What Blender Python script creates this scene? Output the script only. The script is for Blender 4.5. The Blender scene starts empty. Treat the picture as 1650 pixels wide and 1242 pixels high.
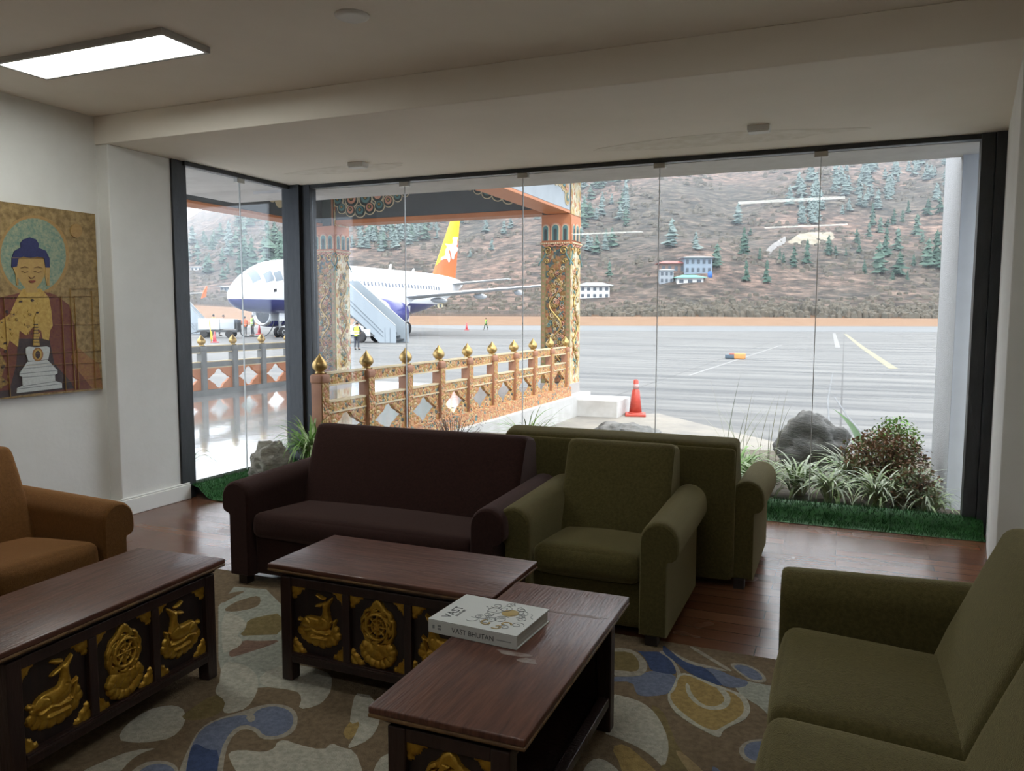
import bpy, bmesh, math, random
from mathutils import Vector, Matrix, noise, Euler
random.seed(11)
COL = bpy.context.scene.collection
PI = math.pi
R = math.radians
# ------------------------------------------------------------------ camera frame (eye at 0,0,1.6; window wall along X, depth along Y)
CAM = Vector((0, 0, 1.6)); YAW, PIT, ROL, FPX = -0.39884, -0.08832, 0.0020, 1267.6
_f = Vector((math.sin(YAW)*math.cos(PIT), math.cos(YAW)*math.cos(PIT), math.sin(PIT)))
_r0 = Vector((math.cos(YAW), -math.sin(YAW), 0)); _u0 = _r0.cross(_f)
_r = _r0*math.cos(ROL)+_u0*math.sin(ROL); _u = -_r0*math.sin(ROL)+_u0*math.cos(ROL)
def ray(x, y): return (x-825)/FPX*_r-(y-621)/FPX*_u+_f
def atz(x, y, z=0.0):
    d = ray(x, y); return CAM+d*((z-CAM.z)/d.z)
def aty(x, y, Y):
    d = ray(x, y); return CAM+d*(Y/d.y)
FH = Vector((math.sin(YAW), math.cos(YAW), 0)); RH = _r0
def camf(s, d, z=0.0):          # s to the right, d ahead of the viewer's level heading
    v = RH*s+FH*d; return Vector((v.x, v.y, z))
APR = -0.3                       # level of the apron outside

# ------------------------------------------------------------------ materials
MATS = {}
def node_mat(name):
    m = bpy.data.materials.new(name); m.use_nodes = True
    nt = m.node_tree; b = nt.nodes['Principled BSDF']
    MATS[name] = m
    return m, nt, b
def rgba(c): return (c[0], c[1], c[2], 1.0)
def mat(name, col, rough=.6, metal=0., col2=None, scale=6., stretch=(1, 1, 1), detail=4., bump=0., bscale=60., sheen=0., spec=.5, mixlo=.35, mixhi=.65, emit=0., coat=0., rough2=None):
    m, nt, b = node_mat(name); N = nt.nodes; L = nt.links
    b.inputs['Base Color'].default_value = rgba(col); b.inputs['Roughness'].default_value = rough
    b.inputs['Metallic'].default_value = metal; b.inputs['Specular IOR Level'].default_value = spec
    if sheen:
        b.inputs['Sheen Weight'].default_value = sheen; b.inputs['Sheen Roughness'].default_value = .4
        b.inputs['Sheen Tint'].default_value = rgba([min(1, c*5+.15) for c in col])
    if coat: b.inputs['Coat Weight'].default_value = coat; b.inputs['Coat Roughness'].default_value = .1
    if emit:
        b.inputs['Emission Color'].default_value = rgba(col); b.inputs['Emission Strength'].default_value = emit
    if col2 is not None or bump:
        tc = N.new('ShaderNodeTexCoord'); mp = N.new('ShaderNodeMapping'); mp.inputs['Scale'].default_value = stretch
        L.new(tc.outputs['Object'], mp.inputs['Vector'])
        if col2 is not None:
            nz = N.new('ShaderNodeTexNoise'); nz.inputs['Scale'].default_value = scale; nz.inputs['Detail'].default_value = detail
            nz.inputs['Roughness'].default_value = .65
            L.new(mp.outputs['Vector'], nz.inputs['Vector'])
            rp = N.new('ShaderNodeValToRGB'); rp.color_ramp.elements[0].position = mixlo; rp.color_ramp.elements[1].position = mixhi
            rp.color_ramp.elements[0].color = rgba(col); rp.color_ramp.elements[1].color = rgba(col2)
            L.new(nz.outputs['Fac'], rp.inputs['Fac']); L.new(rp.outputs['Color'], b.inputs['Base Color'])
            if rough2 is not None:
                mr = N.new('ShaderNodeMapRange'); mr.inputs['From Min'].default_value = mixlo; mr.inputs['From Max'].default_value = mixhi
                mr.inputs['To Min'].default_value = rough; mr.inputs['To Max'].default_value = rough2
                L.new(nz.outputs['Fac'], mr.inputs['Value']); L.new(mr.outputs['Result'], b.inputs['Roughness'])
        if bump:
            n2 = N.new('ShaderNodeTexNoise'); n2.inputs['Scale'].default_value = bscale; n2.inputs['Detail'].default_value = 3
            L.new(mp.outputs['Vector'], n2.inputs['Vector'])
            bp = N.new('ShaderNodeBump'); bp.inputs['Strength'].default_value = bump; bp.inputs['Distance'].default_value = .02
            L.new(n2.outputs['Fac'], bp.inputs['Height']); L.new(bp.outputs['Normal'], b.inputs['Normal'])
    return m
def ramp_mat(name, stops, scale=10., tex='voronoi', rough=.55, bump=.4, stretch=(1, 1, 1), dist=.03, smooth=False, detail=2.):
    m, nt, b = node_mat(name); N = nt.nodes; L = nt.links
    b.inputs['Roughness'].default_value = rough
    tc = N.new('ShaderNodeTexCoord'); mp = N.new('ShaderNodeMapping'); mp.inputs['Scale'].default_value = stretch
    L.new(tc.outputs['Object'], mp.inputs['Vector'])
    if tex == 'voronoi':
        wn = N.new('ShaderNodeTexNoise'); wn.inputs['Scale'].default_value = scale*.6; wn.inputs['Detail'].default_value = 2
        mx = N.new('ShaderNodeMixRGB'); mx.blend_type = 'ADD'; mx.inputs['Fac'].default_value = .9/scale*2
        L.new(mp.outputs['Vector'], wn.inputs['Vector']); L.new(mp.outputs['Vector'], mx.inputs['Color1']); L.new(wn.outputs['Color'], mx.inputs['Color2'])
        tx = N.new('ShaderNodeTexVoronoi'); tx.inputs['Scale'].default_value = scale; tx.feature = 'F1'
        L.new(mx.outputs['Color'], tx.inputs['Vector'])
        sp = N.new('ShaderNodeSeparateColor'); L.new(tx.outputs['Color'], sp.inputs['Color'])
        fac = sp.outputs['Red']; hgt = tx.outputs['Distance']
    else:
        tx = N.new('ShaderNodeTexNoise'); tx.inputs['Scale'].default_value = scale; tx.inputs['Detail'].default_value = detail; tx.inputs['Roughness'].default_value = .7
        L.new(mp.outputs['Vector'], tx.inputs['Vector']); fac = tx.outputs['Fac']; hgt = fac
    rp = N.new('ShaderNodeValToRGB'); cr = rp.color_ramp; cr.interpolation = 'LINEAR' if smooth else 'CONSTANT'
    while len(cr.elements) > 1: cr.elements.remove(cr.elements[-1])
    cr.elements[0].position = stops[0][0]; cr.elements[0].color = rgba(stops[0][1])
    for p, c in stops[1:]:
        e = cr.elements.new(p); e.color = rgba(c)
    L.new(fac, rp.inputs['Fac']); L.new(rp.outputs['Color'], b.inputs['Base Color'])
    if bump:
        bp = N.new('ShaderNodeBump'); bp.inputs['Strength'].default_value = bump; bp.inputs['Distance'].default_value = dist
        bp.invert = tex == 'voronoi'
        L.new(hgt, bp.inputs['Height']); L.new(bp.outputs['Normal'], b.inputs['Normal'])
    return m

# ------------------------------------------------------------------ mesh builder
class MB:
    def __init__(s): s.v = []; s.f = []; s.m = []; s.s = []
    def add(s, vs, fs, mi=0, smooth=False, M=None):
        o = len(s.v)
        s.v += [tuple(M @ Vector(v)) for v in vs] if M is not None else [tuple(v) for v in vs]
        for f in fs: s.f.append([i+o for i in f]); s.m.append(mi); s.s.append(smooth)
        return s
    def box(s, x0, x1, y0, y1, z0, z1, mi=0, M=None):
        vs = [(x, y, z) for x in (x0, x1) for y in (y0, y1) for z in (z0, z1)]
        return s.add(vs, [(0, 1, 3, 2), (4, 6, 7, 5), (0, 4, 5, 1), (2, 3, 7, 6), (0, 2, 6, 4), (1, 5, 7, 3)], mi, False, M)
    def bar(s, p, q, w, h, mi=0, up=(0, 0, 1)):
        p, q = Vector(p), Vector(q); d = (q-p).normalized(); u = Vector(up)
        if abs(d.dot(u)) > .98: u = Vector((0, 1, 0))
        r = d.cross(u).normalized()*w/2; u = r.cross(d).normalized()*h/2
        vs = [a+i*r+j*u for a in (p, q) for i in (-1, 1) for j in (-1, 1)]
        return s.add(vs, [(0, 1, 3, 2), (4, 6, 7, 5), (0, 4, 5, 1), (2, 3, 7, 6), (0, 2, 6, 4), (1, 5, 7, 3)], mi)
    def tube(s, path, rad, n=8, mi=0, smooth=True, flat=1.0):
        P = [Vector(p) for p in path]; k = len(P)
        rs = rad if isinstance(rad, (list, tuple)) else [rad]*k
        vs = []; ref = None
        for i, p in enumerate(P):
            d = (P[min(i+1, k-1)]-P[max(i-1, 0)])
            d = d.normalized() if d.length > 1e-9 else Vector((0, 0, 1))
            if ref is None: ref = Vector((0, 0, 1)) if abs(d.z) < .9 else Vector((1, 0, 0))
            a = d.cross(ref); a = a.normalized() if a.length > 1e-6 else Vector((1, 0, 0))
            b = a.cross(d).normalized(); ref = b
            for j in range(n):
                t = 2*PI*j/n; vs.append(p+rs[i]*(math.cos(t)*a+math.sin(t)*b*flat))
        fs = [(i*n+j, i*n+(j+1) % n, (i+1)*n+(j+1) % n, (i+1)*n+j) for i in range(k-1) for j in range(n)]
        fs += [tuple(range(n))[::-1], tuple((k-1)*n+j for j in range(n))]
        return s.add(vs, fs, mi, smooth)
    def lathe(s, prof, n=20, c=(0, 0, 0), mi=0, M=None, smooth=True):
        c = Vector(c); k = len(prof)
        vs = [(c.x+r*math.cos(2*PI*j/n), c.y+r*math.sin(2*PI*j/n), c.z+z) for r, z in prof for j in range(n)]
        fs = [(i*n+j, i*n+(j+1) % n, (i+1)*n+(j+1) % n, (i+1)*n+j) for i in range(k-1) for j in range(n)]
        if prof[0][0] > 1e-5: fs.append(tuple(range(n))[::-1])
        if prof[-1][0] > 1e-5: fs.append(tuple((k-1)*n+j for j in range(n)))
        return s.add(vs, fs, mi, smooth, M)
    def prism(s, poly, z0, z1, M=None, mi=0, mis=None):
        a = sum(poly[i][0]*poly[(i+1) % len(poly)][1]-poly[(i+1) % len(poly)][0]*poly[i][1] for i in range(len(poly)))
        if a < 0: poly = poly[::-1]
        n = len(poly)
        vs = [(x, y, z0) for x, y in poly]+[(x, y, z1) for x, y in poly]
        s.add(vs, [tuple(range(n))[::-1], tuple(range(n, 2*n))], mi, False, M)
        return s.add(vs, [(i, (i+1) % n, n+(i+1) % n, n+i) for i in range(n)], mi if mis is None else mis, False, M)
    def rbox(s, c, size, r=.03, n=6, puff=(0, 0, 0), mi=0, M=None):
        h = [a/2 for a in size]; r = min([r]+[a*.98 for a in h])
        def coords(a):
            e = [a-r*(1-math.cos(PI/2*i/3)) if False else a-r+r*math.sin(PI/2*i/3) for i in range(4)]
            mid = [-(a-r)+2*(a-r)*i/n for i in range(1, n)]
            return [-x for x in e[::-1]]+mid+e
        cx, cy, cz = (coords(a) for a in h)
        def fix(p):
            q = Vector([max(-(h[i]-r), min(h[i]-r, p[i])) for i in range(3)]); d = Vector(p)-q
            if d.length > 1e-9: q = q+d.normalized()*r
            u = [p[i]/h[i] for i in range(3)]
            q += Vector((u[0]*puff[0]*(1-u[1]**2)*(1-u[2]**2), u[1]*puff[1]*(1-u[0]**2)*(1-u[2]**2), u[2]*puff[2]*(1-u[0]**2)*(1-u[1]**2)))
            return tuple(q+Vector(c))
        vs = []; fs = []; idx = {}
        def vid(p):
            k = tuple(round(a, 6) for a in p)
            if k not in idx: idx[k] = len(vs); vs.append(fix(p))
            return idx[k]
        for ax, (A, B) in ((0, (cy, cz)), (1, (cz, cx)), (2, (cx, cy))):
            for sg in (-1, 1):
                for i in range(len(A)-1):
                    for j in range(len(B)-1):
                        q = []
                        for a, b in ((A[i], B[j]), (A[i+1], B[j]), (A[i+1], B[j+1]), (A[i], B[j+1])):
                            p = [0, 0, 0]; p[ax] = sg*h[ax]; p[(ax+1) % 3] = a; p[(ax+2) % 3] = b; q.append(vid(p))
                        fs.append(q if sg > 0 else q[::-1])
        return s.add(vs, fs, mi, True, M)
    def sheet(s, rows, mi=0, smooth=True, closed=False):
        n = len(rows[0]); k = len(rows)
        vs = [p for r_ in rows for p in r_]
        fs = [(i*n+j, i*n+(j+1) % n, (i+1)*n+(j+1) % n, (i+1)*n+j) for i in range(k-1) for j in range(n if closed else n-1)]
        return s.add(vs, fs, mi, smooth)
    def relief(s, fn, x0, x1, y0, y1, nx, ny, M, mi=0):
        vs = []; ok = []
        for j in range(ny+1):
            for i in range(nx+1):
                x = x0+(x1-x0)*i/nx; y = y0+(y1-y0)*j/ny; h = fn(x, y); ok.append(h > 0); vs.append((x, y, max(0, h)))
        fs = []; used = {}; nv = []
        for j in range(ny):
            for i in range(nx):
                q = [j*(nx+1)+i, j*(nx+1)+i+1, (j+1)*(nx+1)+i+1, (j+1)*(nx+1)+i]
                if sum(ok[a] for a in q) >= 1:
                    for a in q:
                        if a not in used: used[a] = len(nv); nv.append(vs[a])
                    fs.append([used[a] for a in q])
        return s.add(nv, fs, mi, True, M)
    def blob(s, c, rad, n=12, m=8, amp=.15, fr=2., seed=0, mi=0, flatb=None):
        c = Vector(c); rows = []; off = Vector((seed*7.3, seed*3.1, seed*1.7))
        for i in range(m+1):
            th = PI*i/m; row = []
            for j in range(n):
                ph = 2*PI*j/n; d = Vector((math.sin(th)*math.cos(ph), math.sin(th)*math.sin(ph), math.cos(th)))
                k = 1+amp*noise.fractal(d*fr+off, 1.0, 2.0, 3)
                p = Vector((d.x*rad[0], d.y*rad[1], d.z*rad[2]))*k
                if flatb is not None: p.z = max(p.z, -flatb)
                row.append(c+p)
            rows.append(row)
        return s.sheet(rows, mi, True, True)
    def mesh(s, name, mats):
        me = bpy.data.meshes.new(name); me.from_pydata(s.v, [], s.f)
        for m in mats: me.materials.append(m)
        me.polygons.foreach_set('material_index', s.m); me.polygons.foreach_set('use_smooth', s.s)
        me.update()
        return me
    def build(s, name, mats, parent=None, bevel=0, sharp=None, loc=None, fixn=True, seg=2):
        if not isinstance(mats, (list, tuple)): mats = [mats]
        me = s.mesh(name, mats)
        if fixn:
            bm = bmesh.new(); bm.from_mesh(me); bmesh.ops.recalc_face_normals(bm, faces=bm.faces); bm.to_mesh(me); bm.free()
        if sharp: me.set_sharp_from_angle(angle=R(sharp))
        o = bpy.data.objects.new(name, me); COL.objects.link(o)
        if loc is not None: o.location = loc
        if parent is not None: o.parent = parent
        if bevel:
            b = o.modifiers.new('bevel', 'BEVEL'); b.width = bevel; b.segments = seg; b.limit_method = 'ANGLE'; b.angle_limit = R(35)
        return o
def tag(o, label=None, cat=None, group=None, kind=None):
    if label: o['label'] = label
    if cat: o['category'] = cat
    if group: o['group'] = group
    if kind: o['kind'] = kind
    return o
def thing(name, label, cat, loc=(0, 0, 0), rz=0., group=None):
    o = bpy.data.objects.new(name, None); COL.objects.link(o); o.location = loc; o.rotation_euler = (0, 0, rz)
    o.empty_display_size = .1
    return tag(o, label, cat, group)
def struct(o): o['kind'] = 'structure'; return o
def copy_tree(o, parent=None, label=None):
    c = o.copy(); COL.objects.link(c); c.parent = parent
    if label: c['label'] = label
    for ch in list(o.children): copy_tree(ch, c)
    return c
def frame(o, x, y, z=None):       # matrix with given x and y axes (unit vectors), z = x cross y
    x = Vector(x).normalized(); y = Vector(y).normalized(); z = x.cross(y)
    M = Matrix((x, y, z)).transposed().to_4x4(); M.translation = Vector(o); return M
def text_obj(name, txt, size, material, parent, M, ext=.0004, align='LEFT'):
    cu = bpy.data.curves.new(name, 'FONT'); cu.body = txt; cu.size = size; cu.extrude = ext; cu.align_x = align
    t = bpy.data.objects.new(name, cu); COL.objects.link(t)
    dg = bpy.context.evaluated_depsgraph_get()
    me = bpy.data.meshes.new_from_object(t.evaluated_get(dg)); me.transform(M)
    bpy.data.objects.remove(t)
    o = bpy.data.objects.new(name, me); COL.objects.link(o); me.materials.clear(); me.materials.append(material)
    if parent is not None: o.parent = parent
    return o
def seg_d(px, py, ax, ay, bx, by):
    dx, dy = bx-ax, by-ay; t = max(0, min(1, ((px-ax)*dx+(py-ay)*dy)/(dx*dx+dy*dy+1e-12)))
    return math.hypot(px-ax-t*dx, py-ay-t*dy)
def poly_sd(poly):                # signed distance, positive inside
    n = len(poly)
    def f(x, y):
        ins = False; d = 9.
        for i in range(n):
            ax, ay = poly[i]; bx, by = poly[(i+1) % n]
            d = min(d, seg_d(x, y, ax, ay, bx, by))
            if (ay > y) != (by > y) and x < (bx-ax)*(y-ay)/(by-ay)+ax: ins = not ins
        return d if ins else -d
    return f
def smooth_poly(p, it=2):
    for _ in range(it):
        q = []
        for i in range(len(p)):
            a, b = p[i], p[(i+1) % len(p)]
            q += [(a[0]*.75+b[0]*.25, a[1]*.75+b[1]*.25), (a[0]*.25+b[0]*.75, a[1]*.25+b[1]*.75)]
        p = q
    return p
def sstep(t): t = max(0, min(1, t)); return t*t*(3-2*t)
def lerp_tab(tab, x):
    if x <= tab[0][0]: return tab[0][1]
    for (a, u), (b, v) in zip(tab, tab[1:]):
        if x <= b: return u+(v-u)*(x-a)/(b-a)
    return tab[-1][1]
RUG=[
('sage',[(-3.362,3.505),(-2.96,3.588),(-2.331,2.812),(-2.249,2.82),(-2.05,2.799),(-1.968,2.686),(-2.093,2.62),(-2.279,2.589),(-2.255,2.516),(-2.381,2.463)]),
('brown',[(-3.048,3.202),(-3.08,3.315),(-3.065,3.404),(-3.029,3.472),(-2.942,3.385),(-2.914,3.308),(-2.975,3.218)]),
('brown',[(-3.188,3.32),(-3.216,3.435),(-3.148,3.507),(-3.142,3.402),(-3.128,3.275)]),
('olive',[(-2.836,3.154),(-2.795,3.235),(-2.735,3.308),(-2.543,3.074),(-2.644,3.023),(-2.733,2.972),(-2.759,3.057)]),
('redbrown',[(-2.65,2.819),(-2.649,2.879),(-2.678,2.944),(-2.594,2.964),(-2.503,3.022),(-2.513,2.937),(-2.538,2.881),(-2.57,2.795),(-2.597,2.762)]),
('cream',[(-3.026,3.174),(-2.96,3.202),(-2.825,3.132),(-2.778,3.083),(-2.755,2.984),(-2.668,2.933),(-2.641,2.882),(-2.645,2.806),(-2.662,2.784)]),
('cream',[(-2.595,2.713),(-2.51,2.736),(-2.408,2.699),(-2.341,2.649),(-2.279,2.589),(-2.316,2.49),(-2.397,2.479)]),
('cream',[(-2.47,2.035),(-2.531,2.126),(-2.55,2.244),(-2.506,2.31),(-2.437,2.32),(-2.362,2.269),(-2.309,2.195),(-2.292,2.127),(-2.334,2.077),(-2.394,2.044)]),
('cream',[(-2.412,1.821),(-2.392,1.915),(-2.359,2.004),(-2.281,2.057),(-2.312,2.008),(-2.309,1.95),(-2.277,1.878)]),
('cream',[(-2.593,2.727),(-2.473,2.73),(-2.381,2.687),(-2.308,2.629),(-2.237,2.533),(-2.186,2.418),(-2.218,2.357),(-2.255,2.351),(-2.311,2.422),(-2.4,2.463),(-2.448,2.526),(-2.467,2.584)]),
('olive',[(-2.313,2.431),(-2.4,2.463),(-2.393,2.311),(-2.373,2.246),(-2.299,2.26),(-2.262,2.312),(-2.264,2.366)]),
('cream',[(-2.345,2.68),(-2.313,2.798),(-2.26,2.821),(-2.16,2.828),(-2.052,2.805),(-1.968,2.689),(-1.937,2.601),(-1.936,2.543),(-1.988,2.487),(-2.037,2.578),(-2.103,2.621),(-2.274,2.59)]),
('beige',[(-2.033,1.901),(-2.093,1.964),(-2.178,2.096),(-2.243,2.214),(-2.244,2.292),(-2.183,2.391),(-2.158,2.448),(-2.117,2.489),(-2.039,2.499),(-1.964,2.457),(-1.905,2.375),(-1.892,2.314),(-1.923,2.268),(-1.979,2.252),(-2.034,2.287),(-2.092,2.288),(-2.091,2.229),(-2.042,2.138),(-1.895,1.96)]),
('blue',[(-2.01,1.911),(-2.101,2.01),(-2.18,2.111),(-2.236,2.218),(-2.228,2.299),(-2.166,2.371),(-2.121,2.363),(-2.14,2.428),(-2.103,2.472),(-2.038,2.477),(-1.975,2.443),(-1.925,2.375),(-1.918,2.323),(-1.938,2.286),(-1.984,2.275),(-2.039,2.31),(-2.114,2.313),(-2.12,2.25),(-2.06,2.131),(-1.913,1.952)]),
('navy',[(-2.01,1.911),(-2.081,1.99),(-2.18,2.111),(-2.174,2.134),(-2.106,2.116),(-2.06,2.131),(-1.913,1.952)]),
('beige',[(-2.148,2.36),(-2.129,2.39),(-2.091,2.358),(-2.094,2.326)]),
('cream',[(-2.025,2.131),(-1.992,2.165),(-1.901,2.183),(-1.885,2.221),(-1.906,2.259),(-1.887,2.284),(-1.831,2.275),(-1.711,2.279),(-1.713,2.334),(-1.667,2.322),(-1.604,2.325),(-1.496,2.217),(-1.418,2.111),(-1.78,1.957),(-1.903,2.044),(-1.97,2.087)]),
('gold',[(-1.725,2.418),(-1.743,2.515),(-1.703,2.514),(-1.658,2.397),(-1.675,2.374)]),
('cream',[(-1.855,2.696),(-1.817,2.702),(-1.78,2.708),(-1.652,2.571),(-1.615,2.499),(-1.595,2.408),(-1.627,2.331),(-1.642,2.332),(-1.658,2.397),(-1.703,2.514),(-1.726,2.469),(-1.779,2.554)]),
('beige',[(-2.242,1.866),(-2.256,1.958),(-2.222,1.992),(-2.165,2.004),(-2.104,1.98),(-2.049,1.921)]),
('blue',[(-2.208,1.853),(-2.23,1.943),(-2.206,1.977),(-2.156,1.986),(-2.105,1.966),(-2.059,1.917)]),
('cream',[(-1.445,2.178),(-1.496,2.311),(-1.476,2.364),(-1.433,2.353),(-1.352,2.218)]),
('olive',[(-0.694,3.101),(-0.624,3.064),(-0.568,2.94),(-0.514,2.809),(-0.407,2.681),(-0.376,2.622),(-0.548,2.549),(-0.537,2.763),(-0.582,2.914)]),
('sand',[(-0.523,2.787),(-0.497,2.789),(-0.395,2.686),(-0.356,2.63),(-0.407,2.609),(-0.464,2.69)]),
('gold',[(-0.745,2.72),(-0.699,2.758),(-0.615,2.685),(-0.547,2.621),(-0.525,2.559),(-0.638,2.51),(-0.679,2.615)]),
('cream',[(-0.869,3.12),(-0.749,3.112),(-0.675,3.064),(-0.616,2.981),(-0.562,2.864),(-0.537,2.763),(-0.532,2.653),(-0.586,2.715),(-0.656,2.758),(-0.74,2.788),(-0.802,2.8)]),
('cream',[(-0.786,2.487),(-0.793,2.567),(-0.774,2.626),(-0.726,2.621),(-0.667,2.57),(-0.638,2.51),(-0.775,2.452)]),
('sage',[(-0.402,3.47),(-0.306,3.46),(-0.221,3.458),(-0.142,3.455),(-0.118,3.033),(-0.203,3.147),(-0.255,3.243),(-0.319,3.296),(-0.366,3.347)]),
('beige',[(-0.994,3.559),(-0.912,3.595),(-0.848,3.56),(-0.797,3.494),(-0.772,3.434),(-0.768,3.374),(-0.784,3.32),(-0.912,3.272)]),
('olive',[(-0.982,3.518),(-0.884,3.56),(-0.832,3.493),(-0.802,3.407),(-0.81,3.356),(-0.881,3.346),(-0.928,3.326)]),
('blue',[(-0.765,3.382),(-0.72,3.408),(-0.64,3.401),(-0.62,3.326),(-0.621,3.25),(-0.646,3.192),(-0.73,3.144),(-0.762,3.166),(-0.797,3.263),(-0.897,3.22),(-0.91,3.264),(-0.783,3.318)]),
('navy',[(-0.884,3.606),(-0.852,3.574),(-0.743,3.621),(-0.693,3.553),(-0.644,3.447),(-0.641,3.405),(-0.694,3.392),(-0.752,3.401),(-0.781,3.472),(-0.82,3.543)]),
('beige',[(-0.765,3.611),(-0.739,3.63),(-0.683,3.557),(-0.628,3.454),(-0.6,3.36),(-0.613,3.316),(-0.643,3.448),(-0.693,3.553)]),
('navy',[(-0.761,3.706),(-0.712,3.642),(-0.651,3.571),(-0.575,3.532),(-0.542,3.532),(-0.488,3.473),(-0.459,3.42),(-0.426,3.377),(-0.469,3.378),(-0.538,3.412),(-0.608,3.463),(-0.667,3.535),(-0.74,3.607)]),
('beige',[(-0.723,3.668),(-0.669,3.607),(-0.58,3.558),(-0.523,3.554),(-0.421,3.535),(-0.462,3.518),(-0.541,3.527),(-0.574,3.526),(-0.65,3.565)]),
('blue',[(-0.541,3.529),(-0.463,3.524),(-0.403,3.483),(-0.327,3.463),(-0.34,3.395),(-0.419,3.364),(-0.459,3.42),(-0.49,3.483)]),
('beige',[(-0.436,3.605),(-0.4,3.632),(-0.345,3.63),(-0.291,3.584),(-0.259,3.518),(-0.266,3.477),(-0.322,3.466),(-0.383,3.532)]),
('blue',[(-0.417,3.592),(-0.388,3.619),(-0.343,3.61),(-0.295,3.566),(-0.271,3.503),(-0.318,3.48),(-0.372,3.536)]),
('beige',[(-0.646,3.732),(-0.61,3.731),(-0.474,3.603),(-0.411,3.546),(-0.42,3.526),(-0.535,3.628)]),
('cream',[(-0.635,3.184),(-0.626,3.273),(-0.631,3.412),(-0.598,3.44),(-0.497,3.391),(-0.375,3.343),(-0.337,3.323),(-0.312,3.276),(-0.295,3.204),(-0.299,3.159),(-0.308,3.112),(-0.356,3.04),(-0.378,2.991),(-0.378,2.944),(-0.399,2.943),(-0.45,2.97),(-0.526,3.02),(-0.587,3.08)]),
('gold',[(-0.627,3.2),(-0.611,3.255),(-0.622,3.39),(-0.595,3.421),(-0.517,3.382),(-0.458,3.344),(-0.384,3.333),(-0.337,3.276),(-0.318,3.194),(-0.329,3.125),(-0.386,3.017),(-0.404,2.98),(-0.459,2.997),(-0.516,3.045),(-0.584,3.114)]),
('cream',[(-0.584,3.335),(-0.569,3.341),(-0.542,3.248),(-0.482,3.169),(-0.433,3.173),(-0.405,3.224),(-0.407,3.27),(-0.46,3.356),(-0.422,3.347),(-0.384,3.291),(-0.379,3.213),(-0.401,3.159),(-0.457,3.135),(-0.512,3.167),(-0.561,3.24)]),
('beige',[(-0.306,2.879),(-0.293,2.94),(-0.249,2.987),(-0.2,2.998),(-0.143,2.995),(-0.135,2.881),(-0.188,2.846),(-0.239,2.805),(-0.285,2.826)]),
('blue',[(-0.287,2.887),(-0.28,2.937),(-0.247,2.971),(-0.199,2.98),(-0.158,2.97),(-0.153,2.891),(-0.193,2.86),(-0.242,2.827),(-0.274,2.844)]),
('blue',[(-0.379,2.726),(-0.368,2.735),(-0.339,2.71),(-0.306,2.652),(-0.353,2.632)])]
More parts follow.
